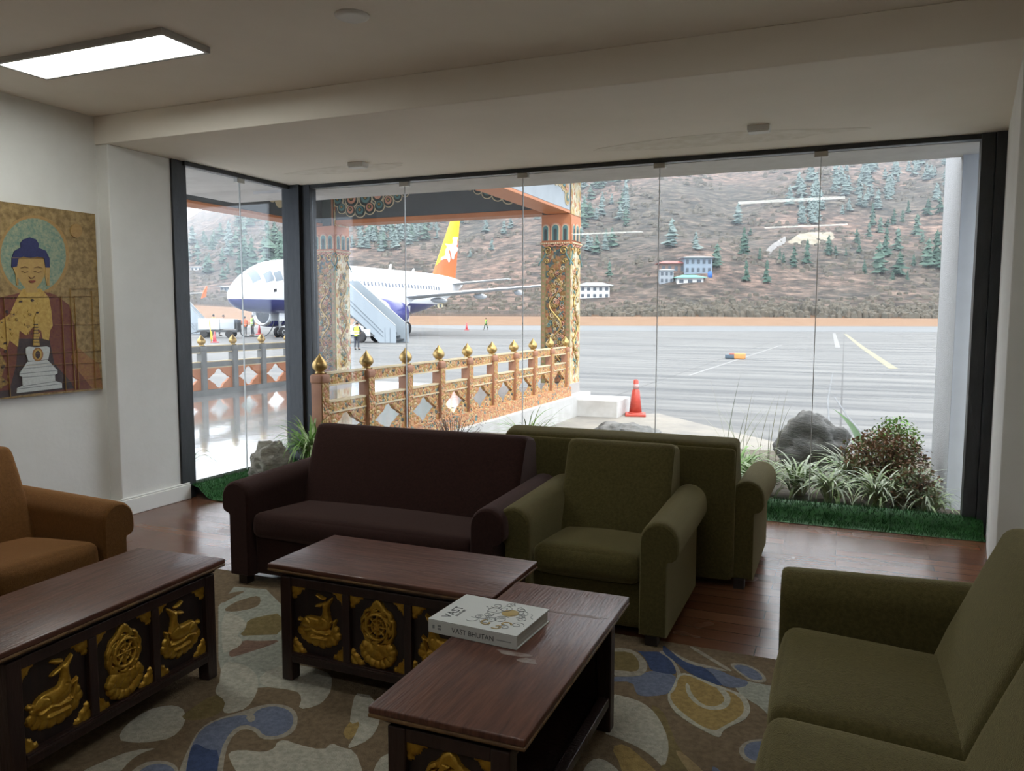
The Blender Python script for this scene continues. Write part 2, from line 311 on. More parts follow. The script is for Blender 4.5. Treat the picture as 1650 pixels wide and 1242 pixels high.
PAINT=[
('ochre',[(4.171,2.04),(4.165,1.993),(4.152,1.947),(4.132,1.903),(4.106,1.862),(4.075,1.826),(4.04,1.794),(4.001,1.769),(3.96,1.751),(3.918,1.739),(3.876,1.734),(3.834,1.737),(3.795,1.746),(3.758,1.762),(3.725,1.784),(3.697,1.811),(3.673,1.844),(3.655,1.879),(3.642,1.919),(3.636,1.96),(3.635,2.002),(3.64,2.045),(3.652,2.088),(3.669,2.129),(3.691,2.168),(3.719,2.203),(3.75,2.235),(3.786,2.261),(3.824,2.282),(3.865,2.297),(3.907,2.305),(3.949,2.307),(3.99,2.301),(4.029,2.288),(4.065,2.268),(4.097,2.242),(4.125,2.21),(4.146,2.173),(4.162,2.131),(4.17,2.087)]),
('teal',[(4.145,2.038),(4.14,1.995),(4.128,1.953),(4.11,1.912),(4.086,1.875),(4.058,1.841),(4.025,1.812),(3.99,1.789),(3.952,1.772),(3.913,1.761),(3.874,1.757),(3.836,1.759),(3.8,1.767),(3.766,1.782),(3.736,1.802),(3.709,1.827),(3.688,1.857),(3.671,1.89),(3.659,1.926),(3.653,1.964),(3.652,2.004),(3.657,2.043),(3.668,2.083),(3.683,2.121),(3.704,2.156),(3.73,2.189),(3.759,2.218),(3.792,2.243),(3.827,2.262),(3.865,2.276),(3.903,2.283),(3.942,2.284),(3.979,2.279),(4.015,2.267),(4.049,2.248),(4.078,2.224),(4.103,2.195),(4.123,2.16),(4.137,2.122),(4.144,2.081)]),
('maroon',[(3.403,1.604),(3.561,1.694),(3.63,1.717),(3.779,1.755),(3.81,1.768),(3.934,1.771),(3.984,1.761),(4.042,1.748),(4.152,1.674),(4.185,1.533),(4.204,1.359),(4.299,1.279),(4.383,1.224),(4.406,1.035),(4.05,1.034),(3.71,1.041),(3.372,1.061)]),
('rust',[(4.204,1.359),(4.299,1.279),(4.383,1.224),(4.406,1.035),(4.315,1.037),(4.208,1.171),(4.145,1.287)]),
('dark',[(3.743,1.433),(3.979,1.427),(4.009,1.245),(4.135,1.101),(4.16,1.05),(3.37,1.017),(3.373,1.072),(3.664,1.08),(3.722,1.26)]),
('gold',[(3.799,1.785),(3.935,1.789),(3.993,1.725),(4.006,1.63),(4.011,1.522),(3.989,1.486),(3.976,1.415),(3.928,1.428),(3.919,1.487),(3.857,1.512),(3.805,1.454),(3.758,1.49),(3.74,1.375),(3.683,1.423),(3.656,1.355),(3.611,1.38),(3.54,1.315),(3.499,1.384),(3.483,1.495),(3.573,1.516),(3.621,1.56),(3.694,1.605),(3.753,1.72)]),
('darkgold',[(3.388,1.344),(3.543,1.382),(3.609,1.346),(3.651,1.264),(3.611,1.175),(3.667,1.126),(3.595,1.097),(3.375,1.105)]),
('skin',[(3.759,1.926),(3.764,1.983),(3.787,2.005),(3.973,2.018),(3.984,1.998),(3.978,1.926),(3.965,1.879),(3.937,1.83),(3.904,1.794),(3.908,1.759),(3.821,1.756),(3.817,1.791),(3.794,1.813),(3.769,1.858)]),
('skin',[(3.728,1.933),(3.759,1.935),(3.769,1.904),(3.764,1.806),(3.75,1.806),(3.747,1.88)]),
('skin',[(3.976,1.944),(4.007,1.942),(3.997,1.811),(3.979,1.811),(3.968,1.879)]),
('navy',[(3.721,1.926),(3.727,1.992),(3.747,2.041),(3.796,2.07),(3.794,2.099),(3.818,2.127),(3.867,2.146),(3.91,2.136),(3.933,2.105),(3.926,2.079),(3.982,2.062),(4.008,2.011),(4.007,1.942),(3.976,1.94),(3.967,2.006),(3.916,2.014),(3.866,2.001),(3.811,2.009),(3.774,1.991),(3.76,1.935)]),
('line',[(3.785,1.927),(3.819,1.941),(3.846,1.931),(3.819,1.935)]),
('line',[(3.886,1.933),(3.918,1.947),(3.949,1.937),(3.918,1.941)]),
('line',[(3.793,1.905),(3.82,1.899),(3.844,1.908),(3.819,1.896)]),
('line',[(3.885,1.91),(3.916,1.904),(3.944,1.913),(3.916,1.901)]),
('line',[(3.843,1.873),(3.858,1.862),(3.877,1.865),(3.89,1.875),(3.876,1.858),(3.855,1.856)]),
('lip',[(3.841,1.838),(3.857,1.844),(3.868,1.843),(3.882,1.846),(3.895,1.84),(3.874,1.827),(3.86,1.826)]),
('line',[(3.758,1.857),(3.763,1.858),(3.762,1.812),(3.757,1.812)]),
('line',[(3.985,1.868),(3.99,1.868),(3.988,1.82),(3.983,1.82)]),
('gold',[(3.85,1.383),(3.858,1.453),(3.869,1.535),(3.865,1.565),(3.881,1.606),(3.893,1.565),(3.886,1.535),(3.894,1.452),(3.898,1.381)]),
('dark',[(3.853,1.409),(3.897,1.407),(3.896,1.402),(3.853,1.403)]),
('dark',[(3.855,1.43),(3.896,1.429),(3.896,1.423),(3.854,1.424)]),
('dark',[(3.857,1.451),(3.895,1.45),(3.895,1.444),(3.856,1.445)]),
('dark',[(3.859,1.472),(3.895,1.471),(3.895,1.465),(3.858,1.466)]),
('dark',[(3.861,1.493),(3.894,1.493),(3.894,1.487),(3.86,1.487)]),
('dark',[(3.862,1.514),(3.894,1.514),(3.893,1.508),(3.862,1.508)]),
('dark',[(3.864,1.535),(3.893,1.535),(3.893,1.529),(3.864,1.529)]),
('white',[(3.794,1.367),(3.819,1.375),(3.868,1.368),(3.951,1.372),(3.973,1.364),(3.972,1.331),(3.958,1.277),(3.807,1.273),(3.792,1.327)]),
('white',[(3.801,1.268),(3.952,1.274),(4.026,1.195),(4.025,1.171),(4.004,1.162),(4.005,1.117),(4.057,1.098),(4.057,1.061),(3.71,1.053),(3.716,1.087),(3.755,1.101),(3.756,1.165),(3.736,1.173),(3.74,1.192)]),
('grey',[(3.768,1.223),(4.002,1.233),(4.004,1.228),(3.768,1.218)]),
('grey',[(3.742,1.19),(4.023,1.195),(4.024,1.19),(3.742,1.185)]),
('grey',[(3.757,1.163),(4.004,1.165),(4.004,1.16),(3.757,1.157)]),
('grey',[(3.754,1.101),(4.005,1.116),(4.007,1.111),(3.754,1.095)]),
('grey',[(3.716,1.085),(4.056,1.095),(4.056,1.09),(3.715,1.079)]),
('grey',[(3.791,1.247),(3.977,1.254),(3.979,1.249),(3.79,1.243)]),
('rust',[(3.921,1.315),(3.918,1.3),(3.911,1.286),(3.901,1.275),(3.889,1.269),(3.876,1.267),(3.864,1.27),(3.853,1.278),(3.844,1.289),(3.839,1.303),(3.838,1.319),(3.841,1.334),(3.847,1.347),(3.857,1.358),(3.869,1.365),(3.882,1.366),(3.895,1.364),(3.906,1.356),(3.914,1.345),(3.92,1.331)]),
('gold',[(3.911,1.315),(3.908,1.302),(3.902,1.291),(3.893,1.282),(3.883,1.278),(3.872,1.279),(3.862,1.284),(3.854,1.293),(3.849,1.305),(3.848,1.318),(3.851,1.331),(3.857,1.343),(3.865,1.351),(3.876,1.355),(3.887,1.355),(3.897,1.35),(3.905,1.341),(3.909,1.329)]),
('dark',[(3.898,1.315),(3.896,1.304),(3.891,1.295),(3.885,1.289),(3.878,1.287),(3.87,1.29),(3.865,1.296),(3.861,1.306),(3.86,1.317),(3.862,1.327),(3.867,1.336),(3.873,1.342),(3.881,1.344),(3.888,1.342),(3.893,1.335),(3.897,1.326)]),
('ochre',[(4.286,2.233),(4.282,2.217),(4.274,2.202),(4.263,2.189),(4.248,2.181),(4.233,2.177),(4.218,2.178),(4.204,2.184),(4.194,2.194),(4.188,2.208),(4.186,2.223),(4.189,2.239),(4.197,2.254),(4.208,2.267),(4.223,2.275),(4.238,2.28),(4.253,2.279),(4.267,2.273),(4.278,2.262),(4.284,2.249)]),
('ochre',[(3.41,1.712),(4.395,1.746),(4.395,1.748),(3.41,1.713)]),
('ochre',[(4.024,1.527),(4.406,1.53),(4.406,1.531),(4.024,1.529)]),
('ochre',[(3.387,1.322),(4.41,1.325),(4.41,1.326),(3.387,1.323)]),
('ochre',[(3.383,1.246),(4.413,1.234),(4.413,1.236),(3.383,1.247)]),
('ochre',[(4.172,1.796),(4.383,1.803),(4.383,1.804),(4.172,1.797)]),
('ochre',[(4.067,1.1),(4.414,1.112),(4.414,1.113),(4.067,1.101)]),
('ochre',[(4.087,1.739),(4.09,1.031),(4.091,1.031),(4.089,1.74)]),
('ochre',[(4.164,1.796),(4.165,1.037),(4.167,1.037),(4.166,1.796)]),
('ochre',[(4.195,1.742),(4.197,1.04),(4.199,1.04),(4.197,1.742)]),
('ochre',[(4.345,1.783),(4.343,1.034),(4.345,1.034),(4.347,1.783)]),
('ochre',[(3.653,1.718),(3.663,1.034),(3.665,1.034),(3.654,1.718)]),
('ochre',[(3.727,1.991),(3.966,2.012),(3.966,2.014),(3.727,1.993)])]
# ================================================================== ROOM
M_wall = mat('wall_paint', (.73, .72, .685), .75, col2=(.68, .67, .63), scale=2.2, bump=.05, bscale=30)
M_ceil = mat('ceiling_paint', (.88, .82, .73), .8, col2=(.84, .78, .69), scale=1.2, bump=.04, bscale=20)
M_dark = mat('charcoal_paint', (.022, .025, .028), .45, col2=(.035, .038, .042), scale=5, stretch=(6, 6, 1), bump=.1, bscale=30)
M_metal = mat('brushed_steel', (.42, .40, .36), .35, .9)
M_white = mat('white_plastic', (.75, .74, .71), .5)
M_seal = mat('silicone_seal', (.55, .56, .56), .4)
m, nt, b = node_mat('floor_planks'); N = nt.nodes; L = nt.links
tc = N.new('ShaderNodeTexCoord'); br = N.new('ShaderNodeTexBrick'); br.inputs['Scale'].default_value = 1
br.inputs['Brick Width'].default_value = .92; br.inputs['Row Height'].default_value = .125; br.inputs['Mortar Size'].default_value = .0028
br.inputs['Color1'].default_value = rgba((.125, .05, .026)); br.inputs['Color2'].default_value = rgba((.215, .095, .05)); br.inputs['Mortar'].default_value = rgba((.025, .012, .008))
br.offset = .37; br.inputs['Bias'].default_value = .0
L.new(tc.outputs['Object'], br.inputs['Vector'])
mp = N.new('ShaderNodeMapping'); mp.inputs['Scale'].default_value = (1.2, 14, 1); nz = N.new('ShaderNodeTexNoise'); nz.inputs['Scale'].default_value = 3; nz.inputs['Detail'].default_value = 6
L.new(tc.outputs['Object'], mp.inputs['Vector']); L.new(mp.outputs['Vector'], nz.inputs['Vector'])
rp = N.new('ShaderNodeValToRGB'); rp.color_ramp.elements[0].color = (.62, .6, .58, 1); rp.color_ramp.elements[1].color = (1.25, 1.25, 1.25, 1)
L.new(nz.outputs['Fac'], rp.inputs['Fac'])
mx = N.new('ShaderNodeMixRGB'); mx.blend_type = 'MULTIPLY'; mx.inputs['Fac'].default_value = .8
L.new(br.outputs['Color'], mx.inputs['Color1']); L.new(rp.outputs['Color'], mx.inputs['Color2']); L.new(mx.outputs['Color'], b.inputs['Base Color'])
n2 = N.new('ShaderNodeTexNoise'); n2.inputs['Scale'].default_value = 2.5; L.new(tc.outputs['Object'], n2.inputs['Vector'])
mr = N.new('ShaderNodeMapRange'); mr.inputs['To Min'].default_value = .14; mr.inputs['To Max'].default_value = .34; L.new(n2.outputs['Fac'], mr.inputs['Value']); L.new(mr.outputs['Result'], b.inputs['Roughness'])
bp = N.new('ShaderNodeBump'); bp.inputs['Strength'].default_value = .1; bp.inputs['Distance'].default_value = .003
L.new(nz.outputs['Fac'], bp.inputs['Height']); L.new(bp.outputs['Normal'], b.inputs['Normal'])
M_floor = m
# glass: clear pane that lets light straight through and mirrors a little by Fresnel
m, nt, b = node_mat('window_glass'); N = nt.nodes; L = nt.links; N.remove(b)
out = N['Material Output']; tr = N.new('ShaderNodeBsdfTransparent'); tr.inputs['Color'].default_value = (.97, .985, .98, 1)
gl = N.new('ShaderNodeBsdfGlossy'); gl.inputs['Roughness'].default_value = .0; fr = N.new('ShaderNodeFresnel'); ge = N.new('ShaderNodeNewGeometry'); io = N.new('ShaderNodeMapRange'); io.inputs['To Min'].default_value = 1.45; io.inputs['To Max'].default_value = 1/1.45; L.new(ge.outputs['Backfacing'], io.inputs['Value']); L.new(io.outputs['Result'], fr.inputs['IOR'])
ms = N.new('ShaderNodeMixShader'); L.new(fr.outputs['Fac'], ms.inputs['Fac']); L.new(tr.outputs[0], ms.inputs[1]); L.new(gl.outputs[0], ms.inputs[2]); L.new(ms.outputs[0], out.inputs['Surface'])
M_glass = m

XL, XP, YG, ZC, ZS = -5.37, -5.25, 6.65, 3.116, 2.905
YB = -3.2
def stru(mb, name, m, bevel=0, sharp=None): return struct(mb.build(name, m, None, bevel, sharp))
stru(MB().box(-5.6, 1.35, YB-.2, 6.72, -.12, 0), 'floor', M_floor)
stru(MB().box(-5.6, 1.35, YB-.2, 4.6, ZC, ZC+.2), 'ceiling', M_ceil)
stru(MB().box(-5.6, 1.35, 4.46, 6.72, ZS, ZC), 'trim_1', M_ceil, bevel=.006)['label'] = 'dropped white soffit above the window bay'
stru(MB().box(XL-.22, XL, YB-.2, 4.5, 0, ZC), 'wall_left', M_wall)
mb = MB().box(XL-.22, XP, 4.47, 5.08, 0, ZS)
stru(mb, 'wall_left_pier', M_wall, bevel=.008)
stru(MB().box(-5.6, 1.35, YB-.2, YB, 0, ZC), 'wall_back', M_wall)
stru(MB().box(1.0, 1.35, YB-.2, 4.62, 0, ZC), 'wall_right', M_wall)
mb = MB(); mb.prism([(.755, 4.6), (1.35, 4.6), (1.35, 6.72), (1.03, 6.72)], 0, ZS)
stru(mb, 'wall_right_pier', M_wall, bevel=.006)
mb = MB().box(XP, XP+.03, 4.45, 5.16, 0, .13).box(XP-.12, XP+.03, 4.43, 4.47, 0, .13).box(XP, XP+.022, 4.45, 5.16, .13, .145)
stru(mb, 'baseboard_left', mat('skirting_paint', (.78, .77, .73), .5), bevel=.006)
stru(MB().box(XL, XL+.018, YB, 4.43, 0, .13), 'baseboard_left_wall', MATS['skirting_paint'], bevel=.004)
stru(MB().box(.985, 1.0, YB, 4.58, 0, .13), 'baseboard_right', MATS['skirting_paint'], bevel=.004)

# window bay: return window on the left, long front window; frameless panes between dark posts
def pane(parent, x0, x1, y0, y1, z0, z1): return MB().box(x0, x1, y0, y1, z0, z1).build('glass_pane', M_glass, parent)
w1 = struct(thing('window_1', 'two pane return window on the left of the bay', 'window')); w1.pop('category', None)
w2 = struct(thing('window_2', 'five pane frameless front window facing the apron', 'window')); w2.pop('category', None)
ZG0, ZG1 = .02, 2.865
pane(w1, XP-.006, XP+.006, 5.236, 5.895, ZG0, ZG1); pane(w1, XP-.006, XP+.006, 5.901, 6.56, ZG0, ZG1)
xs = [-4.99, -3.918, -2.698, -1.467, -.213, .86]
for a, b2 in zip(xs, xs[1:]): pane(w2, a+.003, b2-.003, YG-.006, YG+.006, ZG0, ZG1)
for x in xs[1:-1]:
    MB().box(x-.0028, x+.0028, YG-.007, YG+.007, ZG0, ZG1).build('pane_seal', M_seal, w2)
    MB().box(x-.05, x+.05, YG-.024, YG+.024, 2.825, 2.885).build('patch_clamp', M_metal, w2, bevel=.004)
MB().box(XP-.007, XP+.007, 5.8955, 5.9005, ZG0, ZG1).build('pane_seal', M_seal, w1)
MB().box(XP-.024, XP+.024, 5.85, 5.946, 2.825, 2.885).build('patch_clamp', M_metal, w1, bevel=.004)
MB().box(XP-.04, XP+.04, 5.2, 6.6, 2.868, ZS).build('head_rail', M_dark, w1, bevel=.003)
MB().box(-5.0, .9, YG-.04, YG+.04, 2.868, ZS).build('head_rail', M_dark, w2, bevel=.003)
MB().box(XP-.09, XP+.015, 5.08, 5.236, 0, ZS).build('post', M_dark, w1, bevel=.004)
mb = MB().box(XP-.05, -5.09, 6.56, 6.72, 0, ZS).box(-5.1, -4.99, YG-.05, YG+.06, 0, ZS)
mb.build('corner_post', M_dark, w2, bevel=.004)
mb = MB().box(.855, .945, YG-.06, YG+.05, 0, ZS).box(.945, 1.05, YG-.08, YG+.05, 0, ZS)
mb.build('post', M_dark, w2, bevel=.004)

# ceiling panels (slim light boxes); the last three hang over the part of the room behind the viewer
M_diff = mat('lamp_diffuser', (.96, 1.0, .96), .5, emit=11.0)
M_lframe = mat('lamp_frame', (.40, .385, .36), .45)
M_diff2 = mat('lamp_diffuser_dim', (.96, 1.0, .96), .5, emit=5.6)
def panel(x, y, label, w=1.34, d=.35, md=None):
    t = thing('ceiling_panel_light', label, 'ceiling light', (x, y, ZC-.034), 0, 'ceiling panel lights')
    h = .024
    mb = MB()
    mb.box(-w/2, w/2, -d/2, -d/2+h, 0, .034).box(-w/2, w/2, d/2-h, d/2, 0, .034).box(-w/2, -w/2+h, -d/2+h, d/2-h, 0, .034).box(w/2-h, w/2, -d/2+h, d/2-h, 0, .034)
    mb.build('frame', M_lframe, t, bevel=.003)
    MB().box(-w/2+h, w/2-h, -d/2+h, d/2-h, .006, .02).build('diffuser', md or M_diff, t)
    return t
panel(-4.05, 3.42, 'lit white ceiling panel light at the upper left of the photo')
panel(-.70, 2.45, 'lit ceiling panel light over the coffee table, seen only mirrored in the window', md=M_diff2)
panel(-.66, -.72, 'lit ceiling panel light behind the viewer, mirrored low in the right pane', md=M_diff2)
panel(-4.0, -.55, 'lit ceiling panel light behind the viewer, mirrored beside the carved pillar', md=M_diff2)
def soffit_box(x, y, label):
    t = thing('ceiling_sensor', label, 'sensor', (x, y, ZS-.045), 0)
    MB().box(-.075, .075, -.05, .05, .012, .045).build('housing', M_white, t, bevel=.004)
    MB().box(-.07, .07, -.045, .045, 0, .012).build('cover', M_white, t, bevel=.004)
q = atz(577, 266, ZS-.02); soffit_box(q.x, q.y, 'small white box fixed to the soffit above the left panes')
q = atz(1223, 208, ZS-.02); soffit_box(q.x, q.y, 'small white box fixed to the soffit near the right pane')
# repaired plaster patches round the boxes
M_patch = mat('old_plaster', (.85, .80, .72), .85, col2=(.74, .68, .58), scale=9)
for (cx, cy, sx, sy, sd, lab) in ((-4.16, 6.06, .62, .14, 1, 'left'), (-.95, 6.1, .95, .18, 5, 'right')):
    pts = []
    for i in range(40):
        t = 2*PI*i/40; k = 1+.35*noise.noise(Vector((math.cos(t)*1.6+sd, math.sin(t)*1.6, sd)))
        pts.append((cx+math.cos(t)*sx*k, cy+math.sin(t)*sy*k))
    stru(MB().prism(pts, ZS-.0015, ZS-.0002), 'trim_patch_'+lab, M_patch)['label'] = 'patch of repaired plaster on the soffit, %s one' % lab
t = thing('recessed_downlight', 'round recessed downlight at the top edge of the photo', 'ceiling light', (-2.36, 3.5, ZC))
MB().lathe([(.055, -.012), (.07, -.014), (.085, -.008), (.09, 0)], 28).build('trim_ring', M_white, t)
MB().lathe([(.0, -.004), (.054, -.006)], 24).build('lens', mat('downlight_lens', (.30, .15, .09), .4), t)

# artificial turf along the glass
M_turf = mat('turf_green', (.010, .075, .014), .7, col2=(.03, .15, .03), scale=30)
def turf(name, label, path, a, b2, axis, bl=.03, dens=2200):
    mb = MB(); rows = []; n = max(8, int(abs(b2-a)/.05))
    for i in range(n+1):
        u = a+(b2-a)*i/n; rows.append([((u, p[0], p[1]) if axis == 'x' else (p[0], u, p[1])) for p in path])
    mb.sheet(rows, 0)
    rnd = random.Random(len(name)+int(a*10))
    Ls = [0]
    for p, q in zip(path, path[1:]): Ls.append(Ls[-1]+math.hypot(q[0]-p[0], q[1]-p[1]))
    for k in range(int(dens*abs(b2-a)*Ls[-1]/.25)):
        u = a+(b2-a)*rnd.random(); s_ = rnd.random()*Ls[-1]
        for i in range(len(path)-1):
            if s_ <= Ls[i+1]:
                t_ = (s_-Ls[i])/(Ls[i+1]-Ls[i]+1e-9); p, q = path[i], path[i+1]; break
        v = (p[0]+(q[0]-p[0])*t_, p[1]+(q[1]-p[1])*t_); nn = Vector((-(q[1]-p[1]), q[0]-p[0])).normalized()
        if nn.y < 0: nn = -nn
        pos = Vector((u, v[0], v[1])) if axis == 'x' else Vector((v[0], u, v[1]))
        nrm = Vector((0, nn.x, nn.y)) if axis == 'x' else Vector((nn.x, 0, nn.y))
        tip = pos+(nrm+Vector((rnd.uniform(-.5, .5), rnd.uniform(-.5, .5), rnd.uniform(0, .5)))).normalized()*bl*rnd.uniform(.6, 1.2)
        s2 = Vector((rnd.uniform(-1, 1), rnd.uniform(-1, 1), 0)).normalized()*.0022
        mb.add([pos-s2, pos+s2, tip], [(0, 1, 2)], 0)
    return tag(mb.build(name, M_turf, fixn=False), label, 'artificial turf', None, 'stuff')
turf('artificial_turf', 'dark green artificial turf rolled over the kerb below the long front window', [(6.36, .004), (6.45, .012), (6.50, .05), (6.54, .10), (6.60, .122), (6.628, .124)], -4.95, .985, 'x')
turf('artificial_turf', 'green artificial turf kerb along the narrow left window', [(-4.98, .004), (-5.05, .02), (-5.10, .06), (-5.15, .10), (-5.20, .115), (-5.236, .115)], 5.17, 6.55, 'y')
turf('artificial_turf', 'flat pale green turf mat on the floor in the left corner', [(-4.45, .003), (-4.46, .012), (-4.97, .012)], 5.16, 6.36, 'y', bl=.015, dens=1500)
# ================================================================== FURNITURE
def fabric(name, col, col2): return mat(name, col, .85, col2=col2, scale=70, bump=.35, bscale=260, sheen=.9, spec=.2, stretch=(1, 1, 1))
F_brown = fabric('maroon_velvet', (.022, .0075, .006), (.034, .012, .009))
F_olive = fabric('olive_velvet', (.062, .050, .016), (.094, .078, .025))
F_ochre = fabric('ochre_velvet', (.13, .055, .013), (.18, .080, .020))
M_foot = mat('dark_wood_foot', (.02, .012, .01), .5)
def sofa(name, label, cat, W, D, fab, loc, rz, seats=1, armw=.19, seam=False, ba=.0):
    """origin on the floor at the middle of the front edge; front faces -y, depth along +y"""
    t = thing(name, label, cat, loc, rz)
    h = W/2; xi = h-armw
    MB().rbox((0, D*.5+.02, .185), (2*xi+.02, D-.1, .27), .025, 4).build('seat_base', fab, t)
    sw = 2*xi/seats
    for k in range(seats):
        mb = MB(); mb.rbox((0, 0, 0), (sw-.004, D*.66, .15), .05, 10, (.0, .012, .022))
        M = Matrix.Translation((-xi+sw*(k+.5), D*.66/2+.018, .340)) @ Matrix.Rotation(R(-3.5), 4, 'X')
        for i, v in enumerate(mb.v): mb.v[i] = tuple(M @ Vector(v))
        mb.build('seat_cushion', fab, t)
    prof = [(D*.53, .30), (D*.545, .38), (D*.75, .845), (D*.775, .872), (D*.82, .878), (D*.93, .855), (D*.955, .83), (D*.985, .50), (D, .05), (D*.9, .05), (D*.88, .26)]
    nb = 14; rows = []
    bw = sw*seats-.01
    def backpiece(x0, x1):
        mb = MB(); w_ = x1-x0; r_ = .035
        xsn = [x0, x0+.3*r_, x0+r_, x0+2*r_]+[x0+2*r_+(w_-4*r_)*i/8 for i in range(1, 8)]+[x1-2*r_, x1-r_, x1-.3*r_, x1]
        cx = sum(p[0] for p in prof)/len(prof); cz = .5
        pp = smooth_poly(prof, 1)
        rows = []
        for x in xsn:
            e = min(x-x0, x1-x); s_ = 1 if e >= r_ else 1-.055*(1-math.sqrt(max(0, 1-(1-e/r_)**2)))
            u = (x-x0)/w_*2-1
            rows.append([(x, cx+(p[0]-cx)*(1-(1-s_)*2)-(.018*(1-u*u) if p[0] < D*.76 and p[1] > .4 else 0), cz+(p[1]-cz)*s_) for p in pp])
        mb.sheet(rows, 0, True, True)
        n_ = len(pp); mb.add(rows[0], [tuple(range(n_))]); mb.add(rows[-1], [tuple(range(n_))[::-1]])
        return mb
    for k in range(seats):
        backpiece(-xi+sw*k+.002-(.028 if k == 0 else 0), -xi+sw*(k+1)-.002+(.028 if k == seats-1 else 0)).build('backrest', fab, t, sharp=60)
    # broad rear panel that closes the back below the arms
    MB().rbox((0, D-.058, .44), (2*xi+.045, .07, .78), .025, 4).build('rear_panel', fab, t)
    ap = [(0, .05), (0, .50)]+[(.094-.094*math.cos(PI*i/10), .52+.094*math.sin(PI*i/10)) for i in range(11)]
    ap += [(.190, .475), (.183, .450), (.165, .437), (.143, .432), (.135, .42), (.135, .05)]
    for sg in (-1, 1):
        mb = MB(); n_ = len(ap); ys = [0, .006, .02, .06]+[.06+(D*.93-.12)*i/6 for i in range(1, 6)]+[D*.93-.06, D*.93-.02, D*.93-.006, D*.93]
        rows = []
        for y in ys:
            e = min(y, D*.93-y); k = 1-.09*(1-math.sqrt(max(0, 1-(1-min(1, e/.03))**2)))
            rows.append([(sg*(xi+.085+(px-.085)*k), y, .3+(pz-.3)*(1-(1-k)*.5)+.03*(y/D)*(1 if pz > .4 else 0)) for px, pz in ap])
        mb.sheet(rows, 0, True, True); mb.add(rows[0], [tuple(range(n_))]); mb.add(rows[-1], [tuple(range(n_))[::-1]])
        mb.build('arm', fab, t, sharp=50)
    for sx in (-1, 1):
        for y in (.05, D-.07):
            MB().box(-.03, .03, -.03, .03, 0, .055).build('leg', M_foot, t, loc=(sx*(h-.13), y, 0))
    return t
sofa('two_seat_sofa', 'dark maroon two seat sofa facing the viewer in front of the corner post', 'sofa', 1.83, .93, F_brown, (-2.465, 3.57, .0085), 0)
sofa('armchair', 'olive green armchair facing the viewer with its back to a sofa', 'armchair', .95, .9, F_olive, (-1.155, 3.64, .0085), 0)
sofa('two_seat_sofa', 'olive green sofa turned to the window, only its back showing', 'sofa', 1.80, .95, F_olive, (-1.29, 5.585, 0), PI)
sofa('two_seat_sofa', 'olive green sofa along the right edge of the photo, facing left', 'sofa', 1.83, .95, F_olive, (-.19, 2.365, .0085), -PI/2, 2)
sofa('armchair', 'ochre brown armchair at the left edge, facing right', 'armchair', .95, .93, F_ochre, (-3.47, 2.555, .0085), PI/2)

# ---- low carved tables
W_top = mat('table_top_wood', (.060, .020, .014), .38, col2=(.150, .060, .038), scale=4, stretch=(1.2, 16, 4), detail=7, bump=.15, bscale=9, coat=.08, rough2=.32)
W_topy = mat('table_top_wood_lengthwise', (.060, .020, .014), .38, col2=(.150, .060, .038), scale=4, stretch=(16, 1.2, 4), detail=7, bump=.15, bscale=9, coat=.08, rough2=.32)
W_edge = mat('worn_table_edge', (.24, .135, .05), .5, col2=(.085, .04, .02), scale=14)
W_dark = mat('dark_stained_wood', (.022, .010, .009), .42, col2=(.034, .015, .012), scale=5, stretch=(6, 6, 1.2), bump=.15, bscale=14)
W_panel = mat('dark_panel_wood', (.012, .007, .007), .5, col2=(.026, .013, .011), scale=5, stretch=(9, 9, 1))
M_gold = mat('gold_paint', (.55, .33, .045), .34, .6, col2=(.40, .21, .02), scale=25, bump=.15, bscale=60)
M_wear = mat('scuffed_finish', (.30, .26, .24), .6, col2=(.17, .10, .085), scale=20)
D_BODY = smooth_poly([(-.098, .012), (-.10, .035), (-.085, .060), (-.055, .072), (-.015, .070), (.012, .072), (.028, .095), (.028, .125), (.025, .150), (.048, .153), (.068, .172), (.086, .180), (.078, .158), (.062, .138), (.062, .105), (.072, .065), (.07, .035), (.055, .012), (0, .0)], 2)
D_EAR1 = [(.035, .160), (.01, .162), (-.018, .182), (-.004, .186), (.022, .178), (.042, .170)]
D_EAR2 = [(.03, .146), (.0, .138), (-.02, .128), (-.014, .120), (.01, .122), (.034, .136)]
D_TAIL = smooth_poly([(-.10, .05), (-.118, .055), (-.126, .043), (-.115, .032), (-.098, .036)], 1)
D_LEG = [(.058, .04), (.075, .06), (.10, .075), (.106, .070), (.094, .03), (.08, -.01), (.03, -.012), (.03, .0), (.07, .004), (.086, .055), (.07, .045)]
sdb, sde1, sde2, sdt, sdl = (poly_sd(p) for p in (D_BODY, D_EAR1, D_EAR2, D_TAIL, D_LEG))
LOBES = [(-.105, -.012, .022), (-.085, -.035, .022), (-.055, -.048, .024), (-.02, -.054, .026), (.018, -.058, .026), (.052, -.050, .024), (.083, -.036, .024), (.104, -.010, .022), (.098, .02, .018), (-.09, .015, .02), (0, -.025, .04), (-.05, -.02, .035), (.05, -.02, .035)]
